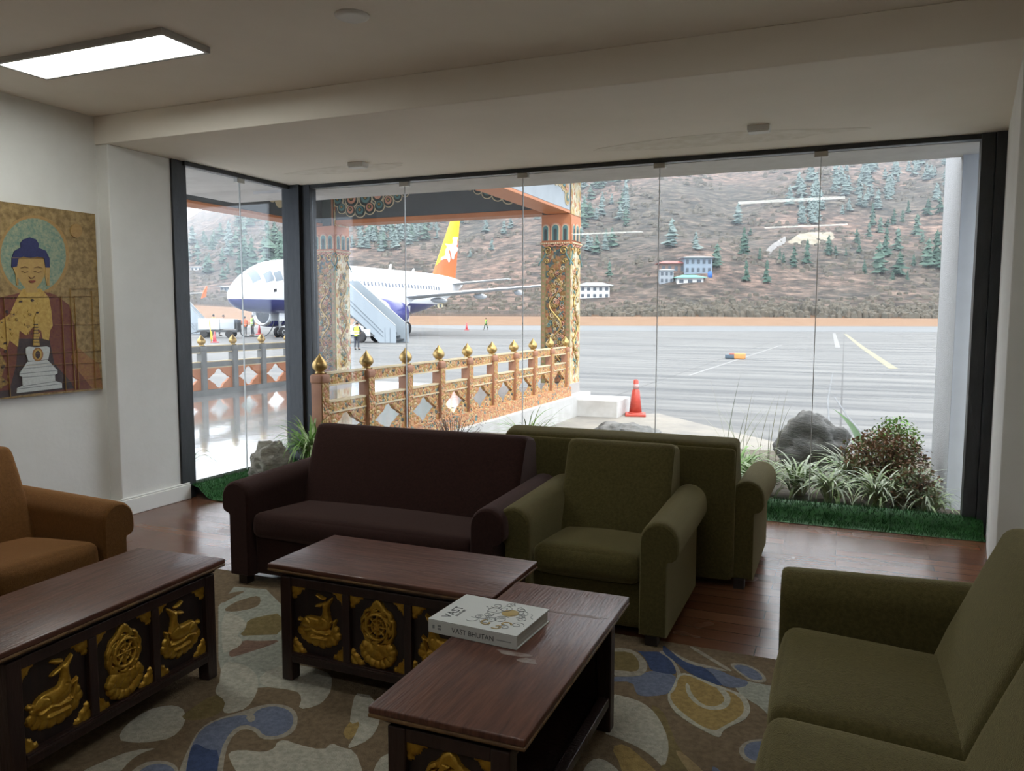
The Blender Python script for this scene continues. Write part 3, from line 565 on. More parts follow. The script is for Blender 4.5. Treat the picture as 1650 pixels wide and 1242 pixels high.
def deer(x, y):
    h = -1
    for cx, cy, r_ in LOBES:
        d = r_-math.hypot(x-cx, y-cy)
        if d > 0: h = max(h, .004+.010*math.sqrt(min(1, d/r_*1.5)))
    d = sdb(x, y)
    if d > 0: h = max(h, .010+.018*math.sqrt(min(1, d/.028))-(.004 if abs(math.hypot(x+.062, y-.03)-.03) < .003 and x > -.062 else 0)-(.004 if abs(math.hypot(x-.035, y-.045)-.03) < .0028 and x > .035 else 0))
    for s_, k in ((sde1, .02), (sde2, .018), (sdt, .016), (sdl, .02)):
        d = s_(x, y)
        if d > 0: h = max(h, .006+k*math.sqrt(min(1, d/.008))*.6)
    for (ax, ay, bx, by) in ((-.075, .0, -.03, .012), (-.03, .012, .01, -.004), (.0, .0, .055, -.002), (-.04, -.028, .05, -.03)):
        d = .0055-seg_d(x, y, ax, ay, bx, by)
        if d > 0: h = max(h, .022+.006*math.sqrt(d/.0055))
    return h
def wheel(x, y):
    h = -1; yy = y-.03; r_ = math.hypot(x, yy*.94); a = math.atan2(yy, x)
    edge = .085+.005*abs(math.sin(6*a))+max(0, .03*(1-abs(a-PI/2)/.35))
    if r_ < edge:
        h = .006+.010*math.sqrt(min(1, (edge-r_)/.012))
        if .059 < r_ < .077 and math.sin(9*a+1.5*math.sin(r_*300)) > .45: return -1
        if .048 < r_ < .056: h = .02
        if r_ <= .048:
            h = -1
            if abs(math.sin(4*a))*r_ < .0085 or r_ < .014: h = .017
            if r_ < .008: h = .022
            if .026 < r_ < .034: h = max(h, .013)
    for cx, cy, q in [(.07*math.cos(PI+PI*i/8)*1.02, -.075+.062*math.sin(PI+PI*i/8), .022) for i in range(9)]+[(-.035, -.07, .032), (.035, -.07, .032), (0, -.085, .036), (0, -.055, .035), (-.06, -.06, .024), (.06, -.06, .024)]:
        d = q-math.hypot(x-cx, y-cy)
        if d > 0: h = max(h, .008+.014*math.sqrt(min(1, d/q*1.3)))
    return h
def corner(x, y):                  # leafy triangle in the corner at 0,0
    if x < 0 or y < 0: return -1
    s_ = x/.068+y/.068; w_ = 1-.12*abs(math.sin(s_*0+(x-y)*75))
    if s_ > w_: return -1
    return .004+.009*math.sqrt(min(1, (w_-s_)*2))*(1-.35*(abs(math.sin((x+y)*90)) < .25))
I4 = Matrix.Identity(4)
ME_deer = MB().relief(deer, -.14, .14, -.09, .20, 84, 87, I4).mesh('deer_carving', [M_gold])
mbl = MB().relief(deer, -.14, .14, -.09, .20, 84, 87, I4); mbl.v = [(-x, y, z) for x, y, z in mbl.v]; mbl.f = [f[::-1] for f in mbl.f]
ME_deer_l = mbl.mesh('deer_carving_left', [M_gold])
ME_wheel = MB().relief(wheel, -.1, .1, -.165, .155, 110, 176, I4).mesh('wheel_carving', [M_gold])
ME_corner = MB().relief(corner, 0, .09, 0, .09, 22, 22, I4).mesh('corner_ornament', [M_gold])
def put(name, me, parent, M):
    o = bpy.data.objects.new(name, me); COL.objects.link(o); o.parent = parent; o.matrix_local = M; return o
FR = Matrix(((1, 0, 0, 0), (0, 0, -1, 0), (0, 1, 0, 0), (0, 0, 0, 1)))   # local x right, y up, z out of a face that looks along -y
def table(label, Lx, Ly, loc, rz, panels, grain, open_right=False, zt=.52):
    t = thing('coffee_table', label, 'coffee table', loc, rz)
    hx, hy = Lx/2, Ly/2; g = .055
    MB().rbox((0, 0, zt-.011), (Lx, Ly, .022), .006, 2).build('tabletop', [grain], t)
    MB().rbox((0, 0, zt-.027), (Lx+.002, Ly+.002, .012), .005, 2).build('top_edge', W_edge, t)
    MB().rbox((0, 0, zt-.045), (Lx-.06, Ly-.06, .02), .006, 2).build('moulding', W_dark, t)
    ix, iy = hx-.05, hy-.02
    z1 = zt-.055
    for sx in (-1, 1):
        for sy in (-1, 1):
            x0, x1 = sorted((sx*ix, sx*(ix-g))); y0, y1 = sorted((sy*iy, sy*(iy-g)))
            MB().box(x0, x1, y0, y1, 0, z1).build('leg', W_dark, t, bevel=.004)
    zb0, zb1, zp1 = .085, .13, z1-.04
    fy = -iy
    MB().box(-ix+g, ix-g, fy+.004, fy+.04, zp1, z1).build('top_rail', W_dark, t, bevel=.003)
    MB().box(-ix+g, ix-g, fy, fy+.045, zb0, zb1).box(-ix+g, ix-g, fy-.006, fy+.03, zb1-.018, zb1-.006).build('bottom_rail', W_dark, t, bevel=.003)
    n = len(panels); sw = .036; pw = (2*(ix-g)-sw*(n-1))/n
    for k in range(n-1):
        x0 = -ix+g+pw*(k+1)+sw*k
        MB().box(x0, x0+sw, fy+.003, fy+.04, zb1, zp1).build('stile', W_dark, t, bevel=.003)
    for k, kind in enumerate(panels):
        x0 = -ix+g+(pw+sw)*k
        MB().box(x0, x0+pw, fy+.024, fy+.036, zb1, zp1).build('panel', W_panel, t)
        cx = x0+pw/2; cz = (zb1+zp1)/2; py = fy+.024; H_ = zp1-zb1
        for sx in (-1, 1):
            for sz in (-1, 1):
                M = Matrix.Translation((cx-sx*pw/2, py, cz-sz*H_/2)) @ FR @ Matrix.Diagonal((sx, sz, 1, 1))
                put('corner_ornament', ME_corner, t, M)
        s_ = min(1.0, H_/.30)
        if kind == 'deer': put('deer_carving', ME_deer, t, Matrix.Translation((cx+.0, py, cz-.040*s_)) @ FR @ Matrix.Scale(s_*.9, 4))
        if kind == 'deer_l': put('deer_carving', ME_deer_l, t, Matrix.Translation((cx-.0, py, cz-.040*s_)) @ FR @ Matrix.Scale(s_*.9, 4))
        if kind == 'wheel': put('wheel_carving', ME_wheel, t, Matrix.Translation((cx, py, cz)) @ FR @ Matrix.Scale(s_*.98, 4))
    # sides and back
    for sx in (-1, 1):
        x0, x1 = sorted((sx*(ix-.01), sx*(ix-.03)))
        if open_right and sx > 0:
            MB().box(ix-.045, ix-.005, -iy+g, iy-g, zb0+.02, zb1+.01).build('side_rail', W_dark, t, bevel=.003)
            MB().box(ix-.045, ix-.01, -iy+g, iy-g, z1-.05, z1).build('top_rail', W_dark, t, bevel=.003)
        else:
            MB().box(x0, x1, -iy+g, iy-g, zb0, z1).build('side_panel', W_dark, t)
    MB().box(-ix+g, ix-g, iy-.035, iy-.015, zb0, z1).build('rear_panel', W_dark, t)
    MB().box(-ix+.03, ix-.046, -iy+.046, iy-.036, zb0+.005, zb0+.025).build('shelf', W_dark, t)
    return t
TZ = .0085
tc_ = table('carved coffee table in the middle, long side with gilded deer and wheel facing the viewer', 1.07, .49, (-1.738, 2.905, TZ), 0, ['deer', 'wheel', 'deer_l'], W_top)
tr_ = table('carved coffee table at the front with an open shelf side, the white book on it', .465, 1.11, (-.948, 2.322, TZ), R(.7), ['wheel'], W_topy, True)
tl_ = table('carved coffee table on the left beside the ochre armchair', 1.07, .49, (-2.705, 2.095, TZ), R(93.0), ['deer', 'wheel', 'deer_l'], W_top)
# pale scuffs on the front table
for (cx, cy, a, bq) in ((.01, -.09, .055, .02), (.075, -.12, .03, .022), (.10, .30, .12, .012)):
    pts = [(cx+a*math.cos(u)*(1+.3*math.sin(3*u+cx*50)), cy+bq*math.sin(u)*(1+.3*math.cos(2*u))) for u in [2*PI*i/24 for i in range(24)]]
    MB().prism(pts, .5198, .5203).build('scuff_mark', M_wear, tr_)

# ---- book
M_cov = mat('book_cover_white', (.62, .64, .63), .45)
M_ink = mat('book_ink', (.035, .04, .045), .6)
M_line = mat('book_line_grey', (.22, .24, .25), .6)
M_bgold = mat('book_gold_ink', (.42, .30, .10), .5)
M_page = mat('book_pages', (.55, .54, .50), .8, col2=(.38, .37, .34), scale=3, stretch=(1, 1, 300))
bk = thing('hardcover_book', 'white hardcover book with gold cloud drawing lying on the front table', 'book', (-1.093, 2.40, TZ+.5205), R(-3.5))
bw, bd, bh = .335, .262, .047
mb = MB().box(-bw/2, bw/2, -bd/2, bd/2, 0, .004).box(-bw/2, bw/2, -bd/2, bd/2, bh-.004, bh).box(-bw/2, bw/2, -bd/2, -bd/2+.004, .004, bh-.004)
mb.build('cover', M_cov, bk, bevel=.001)
MB().box(-bw/2+.005, bw/2-.005, -bd/2+.0045, bd/2-.006, .0042, bh-.0042).build('pages', M_page, bk)
MT = frame((-bw/2+.062, -bd/2+.035, bh+.0002), (0, 1, 0), (-1, 0, 0))
text_obj('title_lettering', 'VAST', .046, M_ink, bk, MT)
MT = frame((-bw/2+.080, -bd/2+.060, bh+.0002), (0, 1, 0), (-1, 0, 0))
text_obj('title_lettering', 'BHUTAN', .016, M_ink, bk, MT)
MT = frame((-.075, -bd/2-.0002, .014), (1, 0, 0), (0, 0, 1))
text_obj('spine_lettering', 'VAST BHUTAN', .024, M_ink, bk, MT)
mb = MB()
mb.box(.095, .148, -bd/2-.0006, -bd/2, .0198, .0222)
for i in range(2): MB().box(-.130, -.116, -bd/2-.0006, -bd/2, .014+i*.010, .021+i*.010).build('spine_mark', M_line, bk)
mb.build('spine_mark', M_line, bk)
MB().box(-.15, -.142, -bd/2-.0006, -bd/2, .016, .028).build('spine_mark', M_line, bk)
mb = MB(); mg = MB(); rnd = random.Random(4)
def swirl(cx, cy, r_, turns, dr=1, a0=0):
    pts = []
    for i in range(22):
        u = i/21; a = a0+dr*turns*2*PI*u; rr = r_*(1-.8*u); pts.append((cx+rr*math.cos(a), cy+rr*math.sin(a), bh+.0006))
    return pts
for (cx, cy, r_, a0, dr) in ((.0, .03, .03, 0, 1), (.03, .06, .028, 2, -1), (-.01, .075, .022, 4, 1), (.06, -.03, .03, 1, 1), (.03, -.05, .022, 3, -1), (.10, .05, .025, 5, 1), (.12, .0, .02, 2, -1), (.13, -.05, .024, 0, 1), (.0, -.01, .02, 1, -1), (.085, .08, .02, 2, 1), (.03, .1, .018, 0, 1), (.10, -.085, .02, 4, -1), (-.02, -.04, .016, 1, 1)):
    mb.tube(swirl(cx, cy, r_, 1.35, dr, a0), .0011, 4)
for k in range(14):
    x, y = rnd.uniform(-.02, .14), rnd.uniform(-.1, .11); pts = []
    a = rnd.uniform(0, 6)
    for i in range(8): pts.append((x, y, bh+.0006)); x += .009*math.cos(a); y += .009*math.sin(a); a += rnd.uniform(-.9, .9); x = min(.155, x); y = max(-.12, min(.12, y))
    mb.tube(pts, .0008, 4)
mb.build('cover_drawing', M_line, bk)
MB().lathe([(0, .0004), (.03, .0004), (.031, 0)], 28, (.062, .035, bh)).build('gold_disc', M_bgold, bk)
for (cx, cy, r_, a0) in ((.03, -.075, .026, 2), (.075, -.09, .02, 4), (.09, -.06, .022, 0)): mg.tube(swirl(cx, cy, r_, .8, 1, a0), .004, 4, flat=.12)
mg.build('gold_drawing', M_bgold, bk)

# ---- rug
RC = {'brown': (.150, .110, .070), 'redbrown': (.165, .105, .078), 'olive': (.155, .120, .055), 'cream': (.34, .325, .27), 'sage': (.27, .275, .235), 'beige': (.27, .245, .20), 'blue': (.125, .145, .205), 'navy': (.045, .065, .13), 'gold': (.27, .19, .075), 'sand': (.27, .20, .105)}
def rugmat(n, c): return mat('rug_'+n, tuple(a*1.1 for a in c), .95, col2=tuple(min(1, a*1.6) for a in c), scale=45, bump=.5, bscale=170, spec=.1)
rk = list(RC); rm = [rugmat(n, RC[n]) for n in rk]
rx0, rx1, ry0, ry1 = -3.75, .35, .6, 3.745
mb = MB().box(rx0, rx1, ry0, ry1, .0005, .006, rk.index('brown'))
for i, (c, p) in enumerate(RUG):
    p = [(max(rx0, min(rx1, x)), max(ry0, min(ry1, y))) for x, y in p]
    p = smooth_poly(p, 1)
    mb.prism(p, .0058, .0061+.00004*i, mi=rk.index(c))
# the same kind of leaves further along the hidden parts of the rug
rnd = random.Random(3)
for k in range(26):
    cx, cy = rnd.uniform(rx0+.2, rx1-.2), rnd.uniform(ry0+.1, 1.55); a = rnd.uniform(0, 6); ln, wd = rnd.uniform(.1, .22), rnd.uniform(.05, .10)
    pts = [(cx+ln*math.cos(u)*math.cos(a)-wd*math.sin(u)*math.sin(a)*(1+.3*math.cos(2*u)), cy+ln*math.cos(u)*math.sin(a)+wd*math.sin(u)*math.cos(a)) for u in [2*PI*i/18 for i in range(18)]]
    pts = [(max(rx0, min(rx1, x)), max(ry0, y)) for x, y in pts]
    mb.prism(pts, .0058, .0061+.00004*k, mi=rk.index(rnd.choice(['cream', 'blue', 'gold', 'sage', 'olive'])))
rug = mb.build('floor_rug', rm, fixn=False)
tag(rug, 'large floor rug with cream, gold and blue leaf and lotus shapes on brown', 'rug')

# ---- canvas painting on the left wall
PCOL = {'ochre': ((.36, .22, .075), (.30, .17, .05)), 'teal': ((.10, .19, .15), (.30, .31, .20)), 'maroon': ((.115, .022, .022), (.16, .055, .02)), 'rust': ((.22, .08, .03), (.30, .15, .04)), 'dark': ((.028, .016, .02), (.05, .03, .025)), 'gold': ((.50, .34, .085), (.36, .21, .04)), 'darkgold': ((.10, .055, .018), (.36, .22, .05)), 'skin': ((.42, .27, .085), (.36, .22, .07)), 'navy': ((.014, .016, .075), (.02, .024, .10)), 'line': ((.16, .075, .03), (.16, .075, .03)), 'lip': ((.20, .04, .025), (.2, .04, .025)), 'white': ((.52, .54, .52), (.44, .45, .43)), 'grey': ((.24, .25, .25), (.2, .21, .21))}
pk = list(PCOL); pmats = [mat('canvas_ground', (.17, .105, .035), .6, col2=(.34, .23, .09), scale=26, detail=9, mixlo=.38, mixhi=.62)]
pmats += [mat('paint_'+n, a, .6, col2=c, scale=55, detail=9) for n, (a, c) in PCOL.items()]
mb = MB().box(-5.362, -5.337, 3.34, 4.408, 1.02, 2.372)
MP = Matrix(((0, 0, 1, 0), (1, 0, 0, 0), (0, 1, 0, 0), (0, 0, 0, 1)))
rnd = random.Random(12)
for k in range(170):
    cy, cz = 3.36+rnd.random()**1.2*.55, 1.1+rnd.random()**1.5*.62; r_ = rnd.uniform(.003, .014)
    if abs(cy-3.78) < .12 and cz < 1.45: continue
    PAINT.insert(8, (rnd.choice(['gold', 'gold', 'darkgold', 'ochre', 'dark']), [(cy+r_*rnd.uniform(.4, 1.3)*math.cos(a), cz+r_*rnd.uniform(.4, 1.3)*math.sin(a)) for a in [2*PI*i/7 for i in range(7)]]))
for i, (c, p) in enumerate(PAINT):
    p = [(max(3.342, min(4.406, y)), max(1.022, min(2.37, z))) for y, z in p]
    mb.prism(p, -5.3375, -5.3366+.00005*i, MP, 1+pk.index(c))
tag(mb.build('wall_painting', pmats, fixn=False), 'canvas painting of a seated gold figure with blue hair above a white stupa', 'painting')
# ================================================================== OUTSIDE: ground, hill
m, nt, b = node_mat('wet_concrete'); N = nt.nodes; L = nt.links
tc = N.new('ShaderNodeTexCoord'); mp = N.new('ShaderNodeMapping'); mp.inputs['Scale'].default_value = (.16, 1.7, 1); mp.inputs['Rotation'].default_value = (0, 0, R(23))
L.new(tc.outputs['Object'], mp.inputs['Vector'])
nz = N.new('ShaderNodeTexNoise'); nz.inputs['Scale'].default_value = .55; nz.inputs['Detail'].default_value = 8; nz.inputs['Roughness'].default_value = .72
L.new(mp.outputs['Vector'], nz.inputs['Vector'])
rp = N.new('ShaderNodeValToRGB'); rp.color_ramp.elements[0].position = .40; rp.color_ramp.elements[1].position = .60; b.inputs['Specular IOR Level'].default_value = .35
rp.color_ramp.elements[0].color = rgba((.045, .048, .052)); rp.color_ramp.elements[1].color = rgba((.165, .165, .162))
L.new(nz.outputs['Fac'], rp.inputs['Fac'])
br = N.new('ShaderNodeTexBrick'); br.inputs['Scale'].default_value = 1; br.inputs['Brick Width'].default_value = 5.0; br.inputs['Row Height'].default_value = 5.0; br.offset = 0
br.inputs['Mortar Size'].default_value = .02; br.inputs['Color1'].default_value = (1, 1, 1, 1); br.inputs['Color2'].default_value = (.97, .97, .97, 1); br.inputs['Mortar'].default_value = (.5, .5, .5, 1)
L.new(tc.outputs['Object'], br.inputs['Vector'])
mx = N.new('ShaderNodeMixRGB'); mx.blend_type = 'MULTIPLY'; mx.inputs['Fac'].default_value = 1
L.new(rp.outputs['Color'], mx.inputs['Color1']); L.new(br.outputs['Color'], mx.inputs['Color2']); L.new(mx.outputs['Color'], b.inputs['Base Color'])
mr = N.new('ShaderNodeMapRange'); mr.inputs['From Min'].default_value = .35; mr.inputs['From Max'].default_value = .65; mr.inputs['To Min'].default_value = .34; mr.inputs['To Max'].default_value = .95
L.new(nz.outputs['Fac'], mr.inputs['Value']); L.new(mr.outputs['Result'], b.inputs['Roughness'])
bp = N.new('ShaderNodeBump'); bp.inputs['Strength'].default_value = .3; bp.inputs['Distance'].default_value = .01
n2 = N.new('ShaderNodeTexNoise'); n2.inputs['Scale'].default_value = 25; L.new(tc.outputs['Object'], n2.inputs['Vector']); L.new(n2.outputs['Fac'], bp.inputs['Height']); L.new(bp.outputs['Normal'], b.inputs['Normal'])
M_apron = m
M_asph = mat('wet_asphalt', (.08, .088, .096), .45, col2=(.12, .13, .14), scale=.25, stretch=(.3, 1, 1), detail=6)
M_field = mat('dry_grass_field', (.15, .078, .036), .95, col2=(.20, .12, .07), scale=.25, detail=8)
def sd(X, Y):
    return X*RH.x+Y*RH.y, X*FH.x+Y*FH.y
Z250 = [(300, 5.0), (450, 3.4), (660, 1.6), (1000, 1.4), (1650, .9)]
HS = [(-200, 70), (250, 84), (300, 96), (345, 112), (380, 132), (440, 150), (520, 168), (800, 215), (1200, 262), (1700, 300), (2200, 320)]
def fbm(x, y, s_, o=4): return noise.fractal(Vector((x/s_, y/s_, 3.3)), 1.0, 2.1, o)
def terrain(X, Y):
    s_, d = sd(X, Y)
    if d < 150: return -.32
    px = 825+FPX*s_/d; e = lerp_tab(Z250, px)
    if d < 250: return -.32+(e+.32)*sstep((d-150)/100)
    t = d-250; k = min(1, t/140)
    z = e+lerp_tab(HS, px)*(t/700)**1.12
    z += k*(9*fbm(X, Y, 170)+3.2*fbm(X+50, Y, 48, 3))+k*7*abs(math.sin(px/95+2.2*fbm(X, Y, 260, 2)))*min(1, t/250)
    z += 7*math.exp(-((px-1130)/110)**2-((d-318)/34)**2)
    return z
def on_hill(px, py, dmin=255, dmax=980):
    v = ray(px, py); h = v.dot(FH); d = dmin
    while d < dmax:
        p = CAM+v*(d/h)
        if p.z < terrain(p.x, p.y): return p, d
        d += 1.5
    return None, None
mb = MB(); rings = [148+2*i for i in range(1, 16)]+[180+7*i for i in range(10)]+[250+4.2*i for i in range(60)]+[502+9*i for i in range(55)]
rows = []
for d in rings:
    rows.append([(lambda p: (p.x, p.y, terrain(p.x, p.y)))(camf((px-825)/FPX*d, d)) for px in range(-250, 2160, 9)])
mbf = MB(); mbf.sheet([r_ for r_, d in zip(rows, rings) if d <= 254.5], 0); struct(mbf.build('airfield_grass', M_field, fixn=False))
hill_stops = [(0, (.035, .04, .034)), (.38, (.055, .05, .045)), (.46, (.095, .073, .063)), (.53, (.145, .105, .088)), (.60, (.195, .145, .12)), (.75, (.25, .205, .175))]
M_hill = ramp_mat('scrub_hillside', hill_stops, .16, 'noise', .95, 1.0, (1, 1, 3.0), 4.0, True, 15)
nt = M_hill.node_tree; N = nt.nodes; L = nt.links; b = N['Principled BSDF']; src = b.inputs['Base Color'].links[0].from_socket
tc = N['Texture Coordinate']; nz = N.new('ShaderNodeTexNoise'); nz.inputs['Scale'].default_value = .012; nz.inputs['Detail'].default_value = 5; L.new(tc.outputs['Object'], nz.inputs['Vector'])
rp = N.new('ShaderNodeValToRGB'); rp.color_ramp.elements[0].position = .42; rp.color_ramp.elements[1].position = .60; rp.color_ramp.elements[0].color = (.42, .56, .56, 1); rp.color_ramp.elements[1].color = (1.05, 1, .97, 1)
L.new(nz.outputs['Fac'], rp.inputs['Fac']); mx = N.new('ShaderNodeMixRGB'); mx.blend_type = 'MULTIPLY'; mx.inputs['Fac'].default_value = .8
L.new(src, mx.inputs['Color1']); L.new(rp.outputs['Color'], mx.inputs['Color2'])
n3 = N.new('ShaderNodeTexNoise'); n3.inputs['Scale'].default_value = .30; n3.inputs['Detail'].default_value = 6; n3.inputs['Roughness'].default_value = .75; mp3 = N.new('ShaderNodeMapping'); mp3.inputs['Scale'].default_value = (.5, .5, 2.2)
L.new(tc.outputs['Object'], mp3.inputs['Vector']); L.new(mp3.outputs['Vector'], n3.inputs['Vector'])
r3 = N.new('ShaderNodeValToRGB'); r3.color_ramp.elements[0].position = .38; r3.color_ramp.elements[1].position = .62; r3.color_ramp.elements[0].color = (.22, .22, .22, 1); r3.color_ramp.elements[1].color = (2.1, 1.95, 1.85, 1)
L.new(n3.outputs['Fac'], r3.inputs['Fac']); m3 = N.new('ShaderNodeMixRGB'); m3.blend_type = 'MULTIPLY'; m3.inputs['Fac'].default_value = 1
L.new(mx.outputs['Color'], m3.inputs['Color1']); L.new(r3.outputs['Color'], m3.inputs['Color2']); L.new(m3.outputs['Color'], b.inputs['Base Color'])
mbh = MB(); mbh.sheet([r_ for r_, d in zip(rows, rings) if d >= 249], 0); struct(mbh.build('hillside', M_hill, fixn=False))
# apron slab and darker taxiway
stru(MB().prism([tuple(camf(-190, 1.0)[:2]), tuple(camf(-190, 172)[:2]), tuple(camf(190, 172)[:2]), tuple(camf(190, 1.0)[:2])], APR-.4, APR), 'apron', M_apron)
pts = [camf((px-825)/FPX*d, d) for px, d in ((-300, 118), (300, 118), (660, 128), (790, 104), (1000, 101), (1650, 96), (2100, 96))]
pts2 = [camf((px-825)/FPX*d, d) for px, d in ((2100, 140), (1650, 143), (1450, 150), (1000, 148), (790, 150), (660, 160), (-300, 160))]
stru(MB().prism([tuple(p[:2]) for p in pts+pts2], APR+.001, APR+.012), 'taxiway', M_asph)
# painted lines
M_pline = mat('faded_line_white', (.20, .20, .195), .6, col2=(.15, .15, .15), scale=3)
M_yline = mat('faded_line_yellow', (.21, .19, .11), .6, col2=(.16, .155, .12), scale=2)
def gline(name, pts, w, m):
    P = [atz(x, y, APR) for x, y in pts]; rows = []
    for i, p in enumerate(P):
        d = (P[min(i+1, len(P)-1)]-P[max(i-1, 0)]).normalized(); n_ = Vector((-d.y, d.x, 0))*w/2
        rows.append([(p+n_)+Vector((0, 0, .004)), (p-n_)+Vector((0, 0, .004))])
    o = MB().sheet(rows, 0, False).build(name, m, fixn=False); return struct(o)
gline('apron_line_1', [(1362, 538), (1390, 560), (1440, 594)], .32, M_yline)
gline('apron_line_2', [(1344, 537), (1350, 560)], .3, M_pline)
gline('apron_line_3', [(1345, 640), (1367, 672), (1392, 700)], .03, M_asph)
gline('apron_line_4', [(1342, 600), (1334, 645), (1336, 680)], .03, M_asph)
gline('apron_line_5', [(1110, 605), (1165, 587), (1260, 556)], .12, M_pline)
gline('apron_line_6', [(540, 569), (640, 572), (700, 571)], .16, M_asph)

# scrub bushes scattered over the slope: past counting
M_scrub = mat('grey_scrub', (.060, .057, .045), .95, col2=(.11, .092, .07), scale=.4)
mb = MB(); rnd = random.Random(21); k = 0
ico = [(math.cos(a)*c_, math.sin(a)*c_, s_) for c_, s_, n_ in ((1, 0, 6), (.62, .7, 5)) for a in [2*PI*i/n_ for i in range(n_)]]+[(0, 0, 1)]
def tuft(mb, p, r_, h, mi=0):
    vs = []; fs = []
    n_ = 6
    for j in range(n_):
        a = 2*PI*j/n_+rnd.random()*.5; q = r_*rnd.uniform(.7, 1.2); vs.append((p.x+q*math.cos(a), p.y+q*math.sin(a), p.z-.5+.15*h))
    for j in range(n_):
        a = 2*PI*j/n_+rnd.random()*.5; q = r_*rnd.uniform(.5, .8); vs.append((p.x+q*math.cos(a), p.y+q*math.sin(a), p.z+h*rnd.uniform(.6, .85)))
    vs.append((p.x, p.y, p.z+h))
    fs = [(j, (j+1) % n_, n_+(j+1) % n_, n_+j) for j in range(n_)]+[(n_+j, n_+(j+1) % n_, 2*n_) for j in range(n_)]
    mb.add(vs, fs, mi, False)
while k < 3200:
    d = 256+rnd.random()**1.7*330; px = rnd.uniform(280, 1560)
    p = camf((px-825)/FPX*d, d); p.z = terrain(p.x, p.y)
    if noise.noise(Vector((p.x/40, p.y/40, 7))) < -.05 and d > 275: k += .3; continue
    tuft(mb, p, rnd.uniform(.7, 1.9)*(d/330), rnd.uniform(.6, 1.6)*(d/330)); k += 1
for k in range(900):                                   # the dark hedge of scrub along the foot
    px = rnd.uniform(920, 1560); d = rnd.uniform(250, 262); p = camf((px-825)/FPX*d, d); p.z = terrain(p.x, p.y)-.2
    tuft(mb, p, rnd.uniform(.8, 1.6), rnd.uniform(1.0, 3.2)*(.55+.45*math.sin((px-920)/640*PI)))
tag(mb.build('hillside_scrub', M_scrub, fixn=False), 'grey brown scrub bushes scattered over the dry hillside', 'scrub', None, 'stuff')

# conifers
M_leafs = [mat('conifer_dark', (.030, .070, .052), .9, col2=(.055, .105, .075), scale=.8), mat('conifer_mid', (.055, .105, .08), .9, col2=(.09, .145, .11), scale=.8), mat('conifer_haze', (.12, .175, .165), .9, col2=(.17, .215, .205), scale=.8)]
M_bark = mat('conifer_bark', (.09, .065, .05), .9)
def conifer_meshes(seed, slim, m_, lay=13):
    rnd = random.Random(seed); mb = MB()
    for i in range(lay):
        t = i/(lay-1); z0 = .10+.84*t; r0 = slim*.5*(1-t)**.6*(.75+.5*rnd.random())+.02; n_ = 8; h = .15*(1-.4*t)
        vs = []
        for j in range(n_):
            a = 2*PI*j/n_+rnd.random()*.5; q = r0*rnd.uniform(.35, 1.35); vs.append((q*math.cos(a), q*math.sin(a), z0-rnd.uniform(-.02, .05)))
        vs.append((rnd.uniform(-.01, .01), rnd.uniform(-.01, .01), min(1, z0+h)))
        vs.append((0, 0, z0+.03))
        mb.add(vs, [(j, (j+1) % n_, n_) for j in range(n_)]+[((j+1) % n_, j, n_+1) for j in range(n_)])
    tr_ = MB().lathe([(.022, -.03), (.016, .3), (.006, .85)], 6)
    return mb.mesh('foliage', [m_]), tr_.mesh('trunk', [M_bark])
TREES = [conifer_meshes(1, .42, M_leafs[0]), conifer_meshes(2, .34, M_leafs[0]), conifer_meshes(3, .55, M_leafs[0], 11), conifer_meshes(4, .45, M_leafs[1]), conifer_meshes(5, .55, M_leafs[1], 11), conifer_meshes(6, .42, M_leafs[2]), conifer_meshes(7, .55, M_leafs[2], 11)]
def tree(p, h, k, label, group=None):
    t = thing('conifer_tree', label, 'tree', (p.x, p.y, p.z-.02*h), random.random()*6, group); t.scale = (h, h, h)
    for nm, me in zip(('foliage', 'trunk'), TREES[k]):
        o = bpy.data.objects.new(nm, me); COL.objects.link(o); o.parent = t
    return t
SINGLE = [(1198, 412, 48, 0, 'tall dark conifer standing alone above the houses, left of the pale rock face'), (1209, 380, 14, 2, 'small round conifer on a bare trunk beside the tall lone conifer'),
 (1202, 455, 38, 1, 'thin dark conifer below the tall lone conifer, right of the blue tank'), (1235, 457, 41, 1, 'thin dark conifer on the lower slope, nearest to the middle of the second right pane'), (1155, 432, 42, 3, 'broad conifer rising at the right end of the blue grey house'),
 (1082, 400, 50, 6, 'faint tall pine on the open slope above the red roofed house'), (1121, 404, 32, 6, 'faint pine on the slope above the blue grey house'), (1189, 363, 38, 6, 'faint slender pine on the slope high above the tall lone conifer'), (982, 446, 26, 3, 'dark conifer above the white and grey house beside the carved pillar')]
for x, y, h, k, lab in SINGLE:
    p, d = on_hill(x, y)
    if p: tree(p, h/FPX*d, k, lab)
ROW = [(1224, 419, 22, 1), (1256, 421, 22, 1), (1262, 426, 20, 0), (1279, 432, 37, 0), (1300, 427, 43, 1), (1335, 413, 36, 0), (1346, 413, 18, 2), (1363, 413, 15, 1), (1384, 409, 26, 1)]
for i, (x, y, h, k) in enumerate(ROW):
    p, d = on_hill(x, y)
    if p: tree(p, h/FPX*d, k, ('first', 'second', 'third', 'fourth', 'fifth', 'sixth', 'seventh', 'eighth', 'last')[i]+' dark conifer from the left in the row below the pale rock face', 'conifers below the rock face')
SLOPE = [(1380, 393, 26), (1400, 383, 24), (1405, 366, 40), (1418, 376, 28), (1430, 367, 17), (1440, 363, 28), (1454, 359, 22), (1463, 344, 23), (1477, 381, 38), (1495, 348, 30), (1392, 442, 25), (1416, 442, 53), (1427, 415, 50), (1446, 404, 38), (1449, 445, 42), (1472, 430, 22), (1495, 432, 50), (1508, 434, 66), (1522, 430, 52), (1514, 345, 30), (1524, 348, 24), (1486, 395, 22), (1462, 452, 18), (1530, 436, 50), (1438, 452, 16)]
